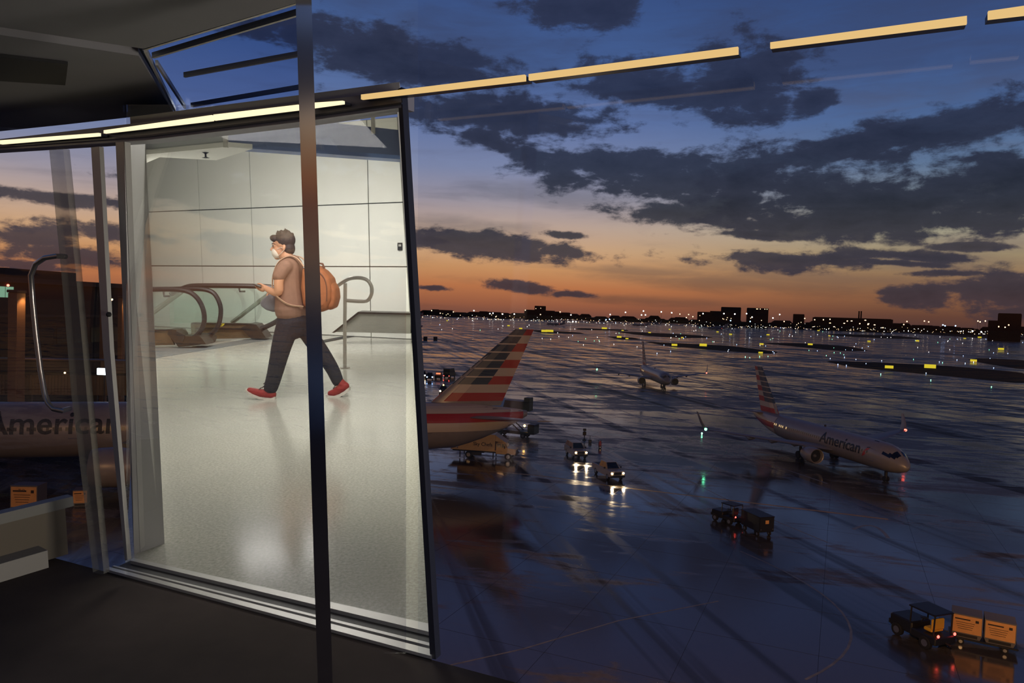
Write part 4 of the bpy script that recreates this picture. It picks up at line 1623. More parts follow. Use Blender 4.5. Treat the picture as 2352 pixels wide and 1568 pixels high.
def hb(mb, name, m, parent=None, kind=None, smooth=False):
    o = mb.build(name, m, smooth=smooth)
    if parent is None:
        o.matrix_world = MH
    else:
        o.parent = parent
        o.matrix_parent_inverse = parent.matrix_world.inverted()
        o.matrix_basis = Matrix.Identity(4)
        o.matrix_parent_inverse = Matrix.Identity(4)
        if parent.matrix_world != MH:
            o.matrix_basis = parent.matrix_world.inverted() @ MH
    if kind:
        o['kind'] = kind
    return o


def hroot(name, p, label, cat, group=None):
    o = empty(name, M=MH @ Matrix.Translation(Vector(p)))
    tag(o, label, cat, group)
    bpy.context.view_layer.update()
    return o


# back wall of the hall, built panel by panel
wl = Vector((-831 / F * 16.6, 16.6, 0))
wr = Vector((-261 / F * 13.9, 13.9, 0))
wd_ = (wr - wl).normalized()
wn = Vector((wd_.y, -wd_.x, 0))          # towards the camera
if wn.y > 0:
    wn = -wn
onw = lambda px, py, off=0.0: HP(px, py, wl + wn * off, wn)
jf = lambda y: 912 + .0644 * (y - 250)


def wall_end(z):
    """where the back wall meets the canted right wall at height z"""
    py = 600 - z * F / 13.9
    for _ in range(3):
        p = onw(jf(py), py)
        py += (p.z - z) * F / 13.9
    return (onw(jf(py), py) - wl).dot(wd_)


ZT = 2.62
wb = hb(MB().slab([wl - wd_ * .5 + Vector((0, 0, FLR)), wl + wd_ * wall_end(FLR) + Vector((0, 0, FLR)), wl + wd_ * wall_end(ZT) + Vector((0, 0, ZT)), wl - wd_ * .5 + Vector((0, 0, ZT))], -wn * .12), 'wall_back', BACKING, kind='structure')
cols = [(onw(px, 606) - wl).dot(wd_) for px in (330, 350, 466, 584, 713, 851)]
rows = [FLR, -.10, 1.08, 2.26, ZT]
for i in range(len(cols)):
    for j in range(len(rows) - 1):
        r0, r1 = rows[j] + .010, rows[j + 1] - .010
        c0 = cols[i] + .010
        e0, e1 = (cols[i + 1] - .010,) * 2 if i + 1 < len(cols) else (wall_end(r0), wall_end(r1))
        q = [wl + wd_ * c + Vector((0, 0, z)) + wn * .002 for c, z in ((c0, r0), (e0, r0), (e1, r1), (c0, r1))]
        hb(MB().slab(q, wn * .025), 'wall_panel', WALLW, wb)

# floor, side walls and raking ceiling
fl = hb(MB().slab([HG(288, 1294), HG(996, 1444), wl + wd_ * (wall_end(FLR) + .06) + Vector((0, 0, FLR)), wl - wd_ * .4 + Vector((0, 0, FLR))], (0, 0, -.12)), 'floor_hall', hall_terrazzo(), kind='structure')
lf = lambda y: 335 + .0473 * (y - 338)
p_ft, p_fb = fw_(jf(228), 228, .05), HG(jf(1440), 1440)
p_bt, p_bb = onw(jf(228), 228), onw(jf(772), 772)
hb(MB().slab([p_fb, p_bb, p_bt, p_ft], (.02, 0, 0)), 'wall_right', WALLW, kind='structure')
hb(MB().slab([p + Vector((.022, 0, 0)) for p in (p_fb, p_bb, p_bt, p_ft)], (.01, 0, 0)), 'trim_2', CLAD, kind='structure')
q_ft, q_fb = HP(lf(300), 300, HG(378, 1248), fn), HG(378, 1248)
q_bt, q_bb = onw(lf(300), 300), onw(lf(752), 752)
hb(MB().slab([q_fb, q_bb, q_bt, q_ft], (-.05, 0, 0)), 'wall_left', WALLW, kind='structure')
hb(MB().slab([fw_(300, 296, .05), fw_(918, 222, .05), onw(922, 222), onw(300, 296)], (0, 0, .05)), 'ceiling_hall', SOFF, kind='structure')

# beams, header panel and dropped soffit
kz = 9.5
K = HY(521, 337, kz)
KL = HY(330, 355, 10.2)
KR = HY(925, 366, 10.66)
up = Vector((0, 0, .24))
hb(MB().slab([KL, K, K + up, KL + up], (0, .05, 0)), 'trim_3', mat('header_panel', S(150, 154, 152), .4), kind='structure')
hb(MB().slab([K, KR, KR + Vector((0, 0, .40)), K + Vector((0, 0, .44))], (.02, .35, 0)), 'trim_4', BEAM, kind='structure')
hb(MB().box(K + Vector((0, -.03, .12)), (.05, .05, .27)), 'trim_5', ALU, kind='structure')
zs = K.z - .005
hb(MB().slab([HG(x, y, zs) for x, y in ((333, 355), (521, 337), (580, 342), (497, 368), (367, 361), (326, 378))], (0, 0, .06)), 'ceiling_soffit', SOFF, kind='structure')
sp_ = hroot('sprinkler', HG(472, 350, zs), 'tiny dark sprinkler head under the white hall soffit', 'sprinkler')
hb(MB().lathe([(zs - .07, .05), (zs - .055, .012), (zs - .02, .012), (zs, .045)], 10, HG(472, 350, zs) * 1.0 - Vector((0, 0, zs)), 'Z'), 'head', RUBBER, sp_)
hb(MB().box(HY(857, 281, 10.4), (.05, .05, .3)), 'trim_6', ALU, kind='structure')

# door frame: left reveal, right jamb, head, threshold
hb(MB().slab([HG(322, 1268), HG(378, 1248), HP(334, 330, HG(378, 1248), fn), fw_(286, 322)], (-.03, .02, 0)), 'door_1', REVEAL, kind='structure')
hb(MB().slab([HG(308, 1272), HG(321, 1268), fw_(285, 315), fw_(265, 318)], fn * .03), 'trim_7', ALU, kind='structure')
hb(MB().slab([HG(988, 1511), HG(1001, 1514), fw_(922, 200), fw_(913, 205)], fn * .035), 'trim_8', CLAD, kind='structure')
hb(MB().slab([fw_(x, y) for x, y in ((-90, 350), (335, 322), (690, 280), (922, 247), (922, 207), (690, 236), (335, 280), (-90, 330))], fn * .08), 'trim_9', mat('door_head', S(132, 130, 138), .45, .2), kind='structure')
hb(MB().slab([fw_(x, y, -.012) for x, y in ((-90, 344), (335, 314), (690, 271), (922, 239), (922, 235), (690, 267), (335, 310), (-90, 340))], fn * .012), 'trim_10', ALU_D, kind='structure')
th = hroot('threshold', HG(640, 1400), 'long sliding-door threshold of pale rails and black tracks under the bright doorway', 'threshold')


def rail(l, r, l2, r2, h, m, nm):
    pts = [HG(*l), HG(*r), HG(*r2), HG(*l2)]
    hb(MB().slab(pts, (0, 0, h)), nm, m, th)


rail((243, 1315), (992, 1517), (310, 1284), (990, 1440), .004, TRACK, 'track_bed')
rail((243, 1314), (992, 1516), (252, 1309), (992, 1500), .016, ALU, 'outer_rail')
rail((258, 1307), (992, 1493), (262, 1305), (992, 1486), .016, ALU, 'middle_rail')
rail((300, 1296), (991, 1463), (306, 1290), (991, 1444), .02, ALU, 'inner_rail')

# glazing, truly vertical
nW = (MH.to_3x3() @ fn)
nW.z = 0
nW.normalize()
pW = MH @ (fw_(640, 800, .045))


def onpane(px, py, off=0.0):
    d = ray(px, py)
    return EYE + d * ((pW + nW * off - EYE).dot(nW) / d.dot(nW))


def pane(name, x0, x1, m, y0=-260, y1=1990):
    q = [onpane(x0, y0), onpane(x1, y0), onpane(x1, y1), onpane(x0, y1)]
    o = MB().slab(q, nW * .008).build(name, m)
    o['kind'] = 'structure'
    return o


pane('window_1', -320, 283, FACADE_G)
pane('door_2', 290, 930, DOOR_G, 240, 1500)
pane('window_2', 960, 2750, FACADE_G)

# free-standing dark mullion in front of the doorway
zt, zb = 1.15, FLR
pl = lambda y: 679 + .0325 * y
pr = lambda y: 715.5 + .031 * y
b = MB()
yT, yB = 600 - zt * F / 2.0 * .985, 600 + 1.45 * F / 2.0 * 1.02
ql, qr = [HY(pl(y), y, 2.0) for y in (-330, 1790)], [HY(pr(y), y, 2.0) for y in (-330, 1790)]
b.slab([ql[0], qr[0], qr[1], ql[1]], (-.012, .045, 0))
hb(b, 'trim_11', POST, kind='structure')
hb(MB().box(((ql[1] + qr[1]) / 2 + Vector((0, .025, .0)))[:] and Vector(((ql[1].x + qr[1].x) / 2, 2.025, FLR + .006)), (.12, .12, .012)), 'trim_12', ALU_D, kind='structure')

# corridor floor and ceiling on the camera's side
hb(MB().slab([A - fd * 4 - fn * .0, B + fd * 5, B + fd * 5 - fn * 4.5, A - fd * 4 - fn * 4.5] and [p + Vector((0, 0, FLR - p.z)) for p in (A - fd * 4, B + fd * 5, B + fd * 5 - fn * 5, A - fd * 4 - fn * 5)], (0, 0, -.1)), 'floor_corridor', CARPET, kind='structure')
zc_ = .74
cg = hb(MB().slab([HG(x, y, zc_ + .10) for x, y in ((-160, 268), (388, 236), (322, 106), (690, -4), (690, -160), (-160, -160))], (0, 0, .05)), 'ceiling_corridor', BACKING, kind='structure')
for pts in ([(-160, -160), (690, -160), (690, 4), (330, 112), (0, 62), (-160, 36)], [(-160, 54), (0, 80), (318, 128), (398, 258), (150, 286), (-160, 318)]):
    hb(MB().slab([HG(x, y, zc_) for x, y in pts], (0, 0, .03)), 'ceiling_panel', GREY_C, cg)
hb(MB().slab([HG(x, y, zc_ - .012) for x, y in ((-160, 112), (156, 148), (150, 196), (-160, 176))], (0, 0, .01)), 'vent_slot', TRACK, cg)
hb(MB().slab([HG(x, y, zc_ + .01) for x, y in ((336, 118), (690, 12), (690, 228), (404, 258))], (0, 0, .012)), 'skylight_pane', SKYG, cg)
for (a, c_) in (((330, 116), (700, 4)), ((352, 134), (700, 32)), ((334, 120), (402, 256)), ((360, 150), (425, 250)), ((424, 178), (690, 130)), ((440, 246), (690, 205))):
    p, q = HG(*a, zc_), HG(*c_, zc_)
    t = (q - p).normalized()
    s = Vector((-t.y, t.x, 0)) * .005
    hb(MB().slab([p - s, q - s, q + s, p + s], (0, 0, .02)), 'skylight_bar', ALU, cg)

# luminaires along the door head and the glazing
WARM1 = glow('strip_warm_white', (1.0, .84, .52, 1), 1.25, True)
WARM2 = glow('strip_amber', (1.0, .66, .26, 1), 0.78, True)
LUM = [((0, 322, 331), (226, 305, 312), WARM1, 'far left strip light at the end of the glowing row'),
       ((238, 299, 306), (486, 264, 277), WARM1, 'second strip light from the left above the door head'),
       ((490, 263, 276), (685, 240, 252), WARM1, 'strip light ending at the left edge of the dark post'),
       ((715, 236, 248), (787, 231, 238), WARM1, 'short strip light just right of the dark post'),
       ((829, 217, 228), (1205, 171, 185), WARM2, 'strip light crossing the upper right corner of the doorway'),
       ((1214, 170, 184), (1695, 107, 123), WARM2, 'long amber strip light in the middle of the row against the sky'),
       ((1769, 97, 110), (2221, 36, 54), WARM2, 'long amber strip light standing alone high at the right'),
       ((2270, 25, 43), (2400, 6, 28), WARM2, 'amber strip light cut by the right frame edge')]
for (l, r, m, lab) in LUM:
    pl_ = [fw_(l[0], l[2], -.05), fw_(r[0], r[2], -.05), fw_(r[0], r[1], -.05), fw_(l[0], l[1], -.05)]
    e = hroot('strip_light', (pl_[0] + pl_[1]) / 2, lab, 'light', 'strip lights along the window head')
    hb(MB().slab(pl_, fn * .012), 'diffuser', m, e)
    mid = lambda a, c_, k: a.lerp(c_, k)
    hs = [mid(pl_[0], pl_[3], .1), mid(pl_[1], pl_[2], .1), mid(pl_[1], pl_[2], .9), mid(pl_[0], pl_[3], .9)]
    hb(MB().slab([p + fn * .012 for p in hs], fn * .045), 'housing', ALU_D, e)

# glazed side door: pale stile, stand-in for a reflected stile, pull handle
sd = hroot('glazed_side_door', fw_(230, 1300, -.0), 'glazed door at the left with a leaning pale stile and a stand-in for a reflected one', 'door')
hb(MB().slab([fw_(x, y) for x, y in ((128, 345), (160, 343), (188, 620), (213, 900), (252, 1312), (228, 1316), (178, 900), (155, 620))], -fn * .03), 'ghost_stile', GHOST, sd)  # pale reflection in the glass, built as a half-clear slab
hb(MB().slab([fw_(x, y) for x, y in ((219, 340), (238, 338), (262, 800), (302, 1282), (296, 1284), (246, 800))], -fn * .02), 'stile', ALU, sd)
lk = fw_(250, 722, -.022)
hb(MB().ball(lk, (.012, .012, .012), 8, 6), 'lock_cylinder', TRACK, sd)
path = [(150, 589), (128, 588), (103, 592), (82, 606), (71, 632), (75, 690), (83, 770), (93, 850), (103, 905), (110, 925), (123, 939), (142, 943), (160, 938)]
hp = hb(MB().tube([fw_(x, y, -.09 if 0 < i < len(path) - 1 else -.01) for i, (x, y) in enumerate(path)], .0115, 10), 'pull_handle', STEEL, sd, smooth=True)

# low bench along the glazing at the left
bn = hroot('window_bench', HG(40, 1320), 'low pale bench with a brown front panel along the glazing at left', 'bench')
b0, b1 = HG(-120, 1374), HG(112, 1303)
bd = (b1 - b0).normalized()
bnn = Vector((-bd.y, bd.x, 0))
hb(MB().slab([b0, b1, b1 + Vector((0, 0, .085)), b0 + Vector((0, 0, .085))], bnn * .1), 'base', PLANE_, bn)
c1 = b1 + bd * .05 + bnn * .1
c0_ = b0 + bnn * .1
hb(MB().slab([c0_ + Vector((0, 0, .0)), c1 + bd * .08, c1 + bd * .08 + Vector((0, 0, .235)), c0_ + Vector((0, 0, .235))], bnn * .02), 'front_panel', BENCHP, bn)
hb(MB().slab([c0_ + Vector((0, 0, .235)), c1 + bd * .12 + Vector((0, 0, .235)), c1 + bd * .12 + Vector((0, 0, .285)), c0_ + Vector((0, 0, .285))], bnn * .06), 'top', mat('bench_top', S(112, 110, 100), .5), bn)


# ------------------------------------------------------------------ escalators
def px_path(pts, y):
    return [HY(a, b_, y) for a, b_ in pts]


def smooth_path(pts, n=4):
    out = []
    P_ = [pts[0]] + list(pts) + [pts[-1]]
    for i in range(1, len(P_) - 2):
        p0, p1, p2, p3 = [Vector(p) for p in P_[i - 1:i + 3]]
        for k in range(n):
            t = k / n
            out.append(.5 * ((2 * p1) + (p2 - p0) * t + (2 * p0 - 5 * p1 + 4 * p2 - p3) * t * t + (3 * p1 - p0 - 3 * p2 + p3) * t ** 3))
    out.append(Vector(P_[-1]))
    return out


def polyslab(pts, y, depth, name, m, parent):
    return hb(MB().slab(px_path(pts, y), (0, depth, 0)), name, m, parent)


ea_ = hroot('escalator', HY(430, 795, 12.5), 'nearer escalator end with two looped black handrails beside the door reveal', 'escalator', 'escalator ends in the hall')
near = [(320, 665), (370, 664), (410, 665), (436, 671), (455, 687), (467, 712), (469, 738), (461, 759), (446, 774), (420, 789)]
far_ = [(380, 664), (430, 663), (466, 664), (488, 671), (500, 686), (507, 708), (505, 735), (497, 755), (482, 768), (455, 782)]
hb(MB().tube(smooth_path(px_path(near, 12.4)), .042, 8), 'handrail', RUBBER, ea_, smooth=True)
hb(MB().tube(smooth_path(px_path(far_, 13.2)), .042, 8), 'handrail', RUBBER, ea_, smooth=True)
polyslab([(320, 668), (370, 667), (410, 668), (434, 674), (452, 689), (463, 712), (465, 738), (457, 758), (442, 771), (400, 770), (380, 757), (320, 757)], 12.42, .012, 'balustrade_glass', GLS, ea_)
polyslab([(390, 668), (430, 667), (466, 668), (486, 674), (497, 688), (503, 708), (501, 735), (493, 754), (478, 766), (440, 765), (420, 752), (390, 752)], 13.22, .012, 'balustrade_glass', GLS, ea_)
polyslab([(320, 757), (388, 757), (392, 760), (320, 760)], 12.36, .12, 'deck', BRONZE_D, ea_)
polyslab([(320, 760), (386, 760), (392, 776), (400, 792), (320, 794)], 12.38, .06, 'skirt_panel', BRONZE, ea_)
polyslab([(386, 756), (404, 757), (412, 772), (440, 772), (452, 768), (462, 775), (473, 790), (410, 797), (398, 782), (385, 768)], 12.3, .35, 'newel_base', BRONZE_D, ea_)
polyslab([(404, 760), (425, 770), (420, 785), (408, 778)], 12.28, .02, 'newel_mouth', RUBBER, ea_)
polyslab([(442, 768), (470, 770), (478, 778), (474, 790), (452, 788)], 12.9, .4, 'newel_base', BRONZE_D, ea_)
eb_ = hroot('escalator', HY(590, 776, 13.9), 'farther escalator end with bronze side and long level handrail behind the walker', 'escalator', 'escalator ends in the hall')
hb(MB().tube(smooth_path(px_path([(392, 676), (410, 666), (432, 658), (455, 656), (520, 656), (580, 657), (622, 659), (648, 668), (660, 690), (655, 714), (641, 733), (622, 745), (594, 757)], 13.75)), .045, 8), 'handrail', RUBBER, eb_, smooth=True)
polyslab([(400, 672), (432, 661), (455, 659), (580, 660), (622, 662), (646, 671), (656, 690), (651, 713), (638, 731), (615, 742), (575, 743), (400, 741)], 13.77, .012, 'balustrade_glass', GLS, eb_)
polyslab([(440, 741), (572, 743), (576, 746), (438, 744)], 13.68, .12, 'deck', BRONZE_D, eb_)
polyslab([(438, 744), (570, 746), (560, 758), (575, 776), (440, 779)], 13.7, .06, 'skirt_panel', BRONZE, eb_)
polyslab([(450, 752), (556, 754), (556, 757), (450, 757)], 13.66, .03, 'skirt_brush', BRONZE_D, eb_)
polyslab([(553, 753), (572, 743), (588, 745), (600, 760), (611, 776), (578, 778), (566, 768)], 13.6, .35, 'newel_base', BRONZE_D, eb_)
polyslab([(500, 743), (516, 743), (511, 749), (496, 749)], 13.62, .012, 'warning_label', mat('yellow_label', S(220, 196, 40), .5), eb_)
polyslab([(504, 745), (512, 745), (509, 747), (502, 747)], 13.615, .008, 'label_print', RUBBER, eb_)


# stainless wall and guard rails
def rail_thing(name, label, pts, y, r, brackets=(), m=STEEL):
    P3 = [Vector(HY(a, b_, y)) for a, b_ in pts]
    e = hroot(name, P3[0], label, 'handrail')
    hb(MB().tube(P3, r, 8), 'rail', m, e, smooth=True)
    for bp in brackets:
        hb(MB().tube(px_path(bp, y), .02, 6), 'bracket', RUBBER, e)
    return e


rail_thing('wall_handrail', 'grey handrail slanting up behind the nearer escalator', [(330, 734), (350, 718), (428, 661)], 13.95, .05, [[(376, 670), (377, 680), (393, 680)]])
rail_thing('wall_handrail', 'grey handrail slanting up to the bag of the walker', [(532, 741), (566, 715), (602, 687), (650, 650)], 13.95, .04, [[(549, 660), (551, 669), (563, 669)]])
gr = [(718, 700), (770, 660), (792, 645), (806, 639), (826, 638), (843, 643), (853, 657), (854, 672), (848, 686), (835, 692), (795, 690)]
gp = [HY(a, b_, 10.06) for a, b_ in gr]
ge = hroot('guard_rail', HG(791, 845), 'stainless guard rail with a rounded loop end right of the backpack', 'handrail')
hb(MB().tube(smooth_path(gp, 3), .025, 8), 'loop_rail', STEEL, ge, smooth=True)
hb(MB().tube([HG(792, 845), HY(792, 740, 10.06), HY(793, 650, 10.06)], .025, 8), 'post', STEEL, ge, smooth=True)
hb(MB().lathe([(0, .07), (.012, .07), (.016, .03)], 12, HG(792, 845), 'Z'), 'base_plate', STEEL, ge)
rw = hroot('ramp_cover', HY(850, 765, 13.2), 'grey sloping stair cover against the back wall at the right of the hall', 'cover')
polyslab([(765, 762), (823, 719), (943, 722), (943, 766)], 12.9, .3, 'side_panel', mat('cover_grey', S(124, 122, 112), .5, .1, noise=.1, nscale=3), rw)
polyslab([(762, 764), (822, 716), (943, 719), (943, 723), (824, 720), (768, 764)], 12.87, .36, 'edge_trim', BRONZE_D, rw)
hb(MB().slab([HG(x, y) for x, y in ((735, 783), (872, 757), (950, 757), (950, 759), (874, 760), (737, 788))], (0, 0, .01)), 'trim_13', BACKING, kind='structure')
hb(MB().slab([HG(x, y) for x, y in ((336, 826), (640, 777), (705, 767), (620, 770), (470, 796), (330, 800))], (0, 0, .006)), 'trim_14', MATT, kind='structure')
al = hroot('call_point', onw(919, 566), 'small dark alarm device by the right edge of the hall wall', 'alarm')
ap = onw(919, 566, .03)
hb(MB().box(ap, (.09, .05, .14)), 'body', TRACK, al)
hb(MB().box(ap + Vector((0, -.03, .02)), (.05, .02, .04)), 'strobe_lens', ALU, al)


# ================================================================== THE WALKER
DP = HG(690, 913).y
PP = lambda px, py, dy=0.0: HY(px, py, DP) + Vector((0, dy, 0))
UN = DP / F                      # metres per picture pixel at his distance
SKINC = mat('skin', S(196, 142, 108), 0.55)
HAIRC = mat('hair', S(58, 40, 32), 0.7, noise=.3, nscale=40)
SHIRT = mat('sunset_tinted_shirt', S(128, 94, 76), 0.8, noise=.08, nscale=30)  # warmth of the sunset overlay put into the greyish cloth colour
JEANS = mat('jeans_denim', S(15, 16, 29), 0.85, noise=.2, nscale=40)
SHOE = mat('red_shoe', S(138, 30, 20), 0.65, noise=.08, nscale=40)
SOLE = mat('shoe_sole', S(206, 198, 188), 0.6)
LACE = mat('shoe_lace', S(60, 30, 26), 0.8)
MASKC = mat('face_mask', S(214, 200, 184), 0.75)
PACK = mat('sunset_tinted_rucksack', S(150, 88, 50), 0.75, noise=.10, nscale=25)  # dark cloth; the orange sunset overlay is put into its colour
PACK_D = mat('rucksack_trim', S(92, 54, 36), 0.7)
STRAP = mat('strap_pale', S(196, 160, 132), 0.7)
BAGC = mat('grey_bag_cloth', S(112, 112, 118), 0.5, noise=.15, nscale=20)

man = hroot('person', HG(690, 913), 'person in T-shirt, jeans and red shoes walking left with phone and face mask', 'person')


def fit(o, parent=man):
    """hang a mesh built in the interior frame under its thing"""
    o.parent = parent
    o.matrix_parent_inverse = Matrix.Identity(4)
    o.matrix_basis = parent.matrix_world.inverted() @ MH
    return o


def limb(mb, pts, rs, n=12):
    """a tapering limb with rounded ends through picture points"""
    P3 = [PP(*p) for p in pts]
    P3s = smooth_path(P3, 4)
    out = []
    for i in range(len(P3s)):
        t = i / 4
        k = min(int(t), len(rs) - 2)
        out.append(rs[k] + (rs[k + 1] - rs[k]) * (t - k))
    mb.tube(P3s, [r * UN for r in out], n)
    mb.ball(P3[0], rs[0] * UN, n, 8)
    mb.ball(P3[-1], rs[-1] * UN, n, 8)
    return mb


bd_ = MB()
# head: skull, jaw, brow, nose, chin, ears, neck
hc = PP(652, 560)
tilt = Matrix.Rotation(radians(-8), 3, 'Y')
bd_.ball(hc + Vector((.005, 0, .02)), (.100, .078, .105), 18, 12, tilt)
bd_.ball(PP(644, 577), (.074, .062, .078), 16, 10, tilt)
bd_.ball(PP(634, 562), (.040, .050, .040), 12, 8)
bd_.ball(PP(637, 590), (.035, .036, .030), 12, 8)
bd_.tube([PP(629, 563), PP(622.5, 574), PP(627, 577)], [.010, .016, .010], 8)
for s in (-1, 1):
    bd_.ball(PP(657, 570, s * .078), (.020, .010, .033), 10, 8, Matrix.Rotation(radians(15), 3, 'Y'))
    bd_.ball(PP(633, 565, s * .034), (.016, .016, .012), 8, 6)
limb(bd_, [(657, 584), (664, 604)], [14.5, 16])
# trunk core, arms, legs under the clothes
limb(bd_, [(668, 612), (668, 650), (674, 700), (678, 735)], [22, 23, 22, 22])
for s, arm in ((-1, [(667, 613, -.19), (656, 641, -.225), (654, 668, -.215), (636, 667, -.175), (622, 661, -.145)]), (1, [(669, 613, .19), (657, 641, .22), (650, 668, .20), (634, 676, .14), (624, 676, .08)])):
    limb(bd_, arm, [12.5, 11, 10, 8.2, 6.3])
    hx, hy, hd = arm[-1]
    # palm, then four fingers and a thumb closing round what is held
    palm = PP(hx - 6, hy - 1, hd)
    bd_.ball(palm, (.045, .020, .034), 12, 8, Matrix.Rotation(radians(-12), 3, 'Y'))
    if s < 0:
        for k, (fx, fl) in enumerate(((0, 1.0), (4.0, 1.08), (8.0, 1.0), (12, .85))):
            b0 = palm + Vector((-.036 + fx * .0016, .012, .012 - k * .015))
            b1 = b0 + Vector((-.030 * fl, .018, .004))
            b2 = b1 + Vector((-.018 * fl, -.012, .010))
            b3 = b2 + Vector((-.004, -.018 * fl, .006))
            bd_.tube([b0 + Vector((.02, -.008, 0)), b0, b1, b2, b3], [.0095, .0095, .009, .0085, .007], 8)
        t0 = palm + Vector((.005, -.012, .022))
        bd_.tube([t0, t0 + Vector((-.026, -.006, .020)), t0 + Vector((-.052, .0, .022)), t0 + Vector((-.066, .006, .018))], [.013, .011, .010, .008], 8)
    else:
        for k, fl in enumerate((1.0, 1.05, 1.0, .85)):
            b0 = palm + Vector((-.026 + k * .017, .014, -.020))
            b1 = b0 + Vector((-.004, .010, -.030 * fl))
            b2 = b1 + Vector((-.002, -.018, -.014 * fl))
            b3 = b2 + Vector((0, -.016, .008))
            bd_.tube([b0 + Vector((0, -.006, .015)), b0, b1, b2, b3], [.0095, .0095, .009, .0085, .007], 8)
        t0 = palm + Vector((-.03, -.010, .004))
        bd_.tube([t0, t0 + Vector((-.012, -.012, -.018)), t0 + Vector((-.006, -.020, -.040)), t0 + Vector((.004, -.020, -.048))], [.012, .011, .010, .008], 8)
FRONT = [(670, 738, -.085), (653, 795, -.10), (645, 826, -.10), (634, 864, -.095), (627, 893, -.09)]
REAR = [(688, 738, .085), (713, 788, .09), (739, 823, .09), (760, 855, .085), (774, 888, .08)]
for leg in (FRONT, REAR):
    limb(bd_, leg, [17, 14.5, 11, 9.5, 7.5])
limb(bd_, [(627, 895, -.09), (612, 900, -.09), (592, 899, -.09)], [7.5, 7, 6])
limb(bd_, [(776, 890, .08), (768, 903, .08), (756, 908, .08)], [7.5, 7, 5.5])
body = fit(remeshed(bd_, 'body', SKINC, .0065, None, 5))
body['label'] = 'bare head, neck, forearms and hands'

# T-shirt with short sleeves, loose hem
ts = MB()
limb(ts, [(667, 611), (666, 640), (668, 672), (670, 708)], [28, 30, 32.5, 36], 16)
for dy in (-.07, .07):
    limb(ts, [(668, 614, dy), (667, 645, dy), (668, 676, dy), (670, 709, dy)], [24, 27, 30, 34], 14)
for s in (-1, 1):
    limb(ts, [(668, 609, s * .06), (667, 612, s * .17)], [17, 16])
    limb(ts, [(667, 612, s * .18), (660, 624, s * .205), (655.5, 633, s * .22)], [16, 15.5, 14.5])
ts.lathe([(-.02, .065), (.02, .056)], 16, PP(664, 600), 'Z')
fit(remeshed(ts, 't_shirt', SHIRT, .009, None, 4))
# jeans
jn = MB()
for dy in (-.055, .055):
    limb(jn, [(671, 718, dy), (674, 738, dy), (676, 752, dy)], [27, 32, 27], 16)
limb(jn, [(671, 718), (676, 745)], [28, 31], 16)
limb(jn, [(668, 742, -.085), (655, 786, -.10), (646, 822, -.10), (637, 858, -.095), (628.5, 886, -.09)], [27, 23, 20, 17.5, 16], 14)
limb(jn, [(690, 742, .085), (714, 784, .09), (741, 822, .09), (760, 852, .085), (771, 876, .08)], [24, 20.5, 17.5, 15.5, 14], 14)
jo_ = fit(remeshed(jn, 'jeans', JEANS, .009, None, 4))
# cuffs and belt
cu = MB()
cu.lathe([(-.012, .066), (.012, .064)], 16, PP(628, 888, -.09), 'Z')
hb(cu, 'cuff', JEANS, man)
# mask with ear loops
mk = MB()
mk.ball(PP(638.5, 581), (.066, .060, .064), 16, 10, tilt)
mk.ball(PP(629.5, 578), (.028, .034, .034), 12, 8)
mko = fit(remeshed(mk, 'face_mask', MASKC, .007, None, 4))
for s in (-1, 1):
    hb(MB().tube([PP(640, 573, s * .058), PP(650, 568, s * .078), PP(658, 571, s * .084)], .003, 5).tube([PP(642, 588, s * .050), PP(651, 581, s * .07), PP(658, 574, s * .082)], .003, 5), 'ear_loop', MASKC, man)
    hb(MB().ball(PP(630.5, 564, s * .040), (.008, .011, .009), 8, 6), 'eye', PANE, man)
    hb(MB().tube([PP(626, 560, s * .026), PP(631, 558.5, s * .042), PP(636, 561, s * .056)], .0032, 6), 'eyebrow', HAIRC, man)
# hair: cap with a tousled top
hr = MB()
hr.ball(hc + Vector((.018, 0, .040)), (.104, .088, .098), 18, 12, tilt)
hr.ball(PP(664, 570), (.062, .078, .075), 14, 10)
hr.ball(PP(632, 548), (.056, .066, .040), 14, 8, Matrix.Rotation(radians(20), 3, 'Y'))
for k in range(46):
    a, c_ = RND.uniform(-2.2, 2.2), RND.uniform(-.8, .8)
    p = hc + Vector((.018 + .098 * sin(a * .6) * cos(c_), .08 * sin(c_), .040 + .092 * cos(a * .6) * cos(c_)))
    d = Vector((RND.uniform(-.5, .3), RND.uniform(-.3, .3), 1)).normalized()
    hr.tube([p - d * .01, p + d * .012, p + d * RND.uniform(.02, .034) + Vector((-.008, 0, 0))], [.011, .010, .004], 6)
fit(remeshed(hr, 'hair', HAIRC, .0065, None, 2))


# shoes
def make_shoe(axis, top, dy, toe_r, sole_low):
    up = MB()
    limb(up, [(x, y, dy) for x, y in axis], toe_r, 14)
    limb(up, [(x, y, dy) for x, y in top], [11, 10.5], 14)
    u = fit(remeshed(up, 'shoe', SHOE, .007, None, 3))
    so = MB()
    rings = []
    for (x, y0, y1, hw) in sole_low:
        rings.append([PP(x, y0, dy - hw), PP(x, y0, dy + hw), PP(x, y1, dy + hw * .95), PP(x, y1, dy - hw * .95)])
    so.loft(rings)
    o = hb(so, 'sole', SOLE, u)
    o.matrix_basis = Matrix.Identity(4)
    lc = MB()
    return u


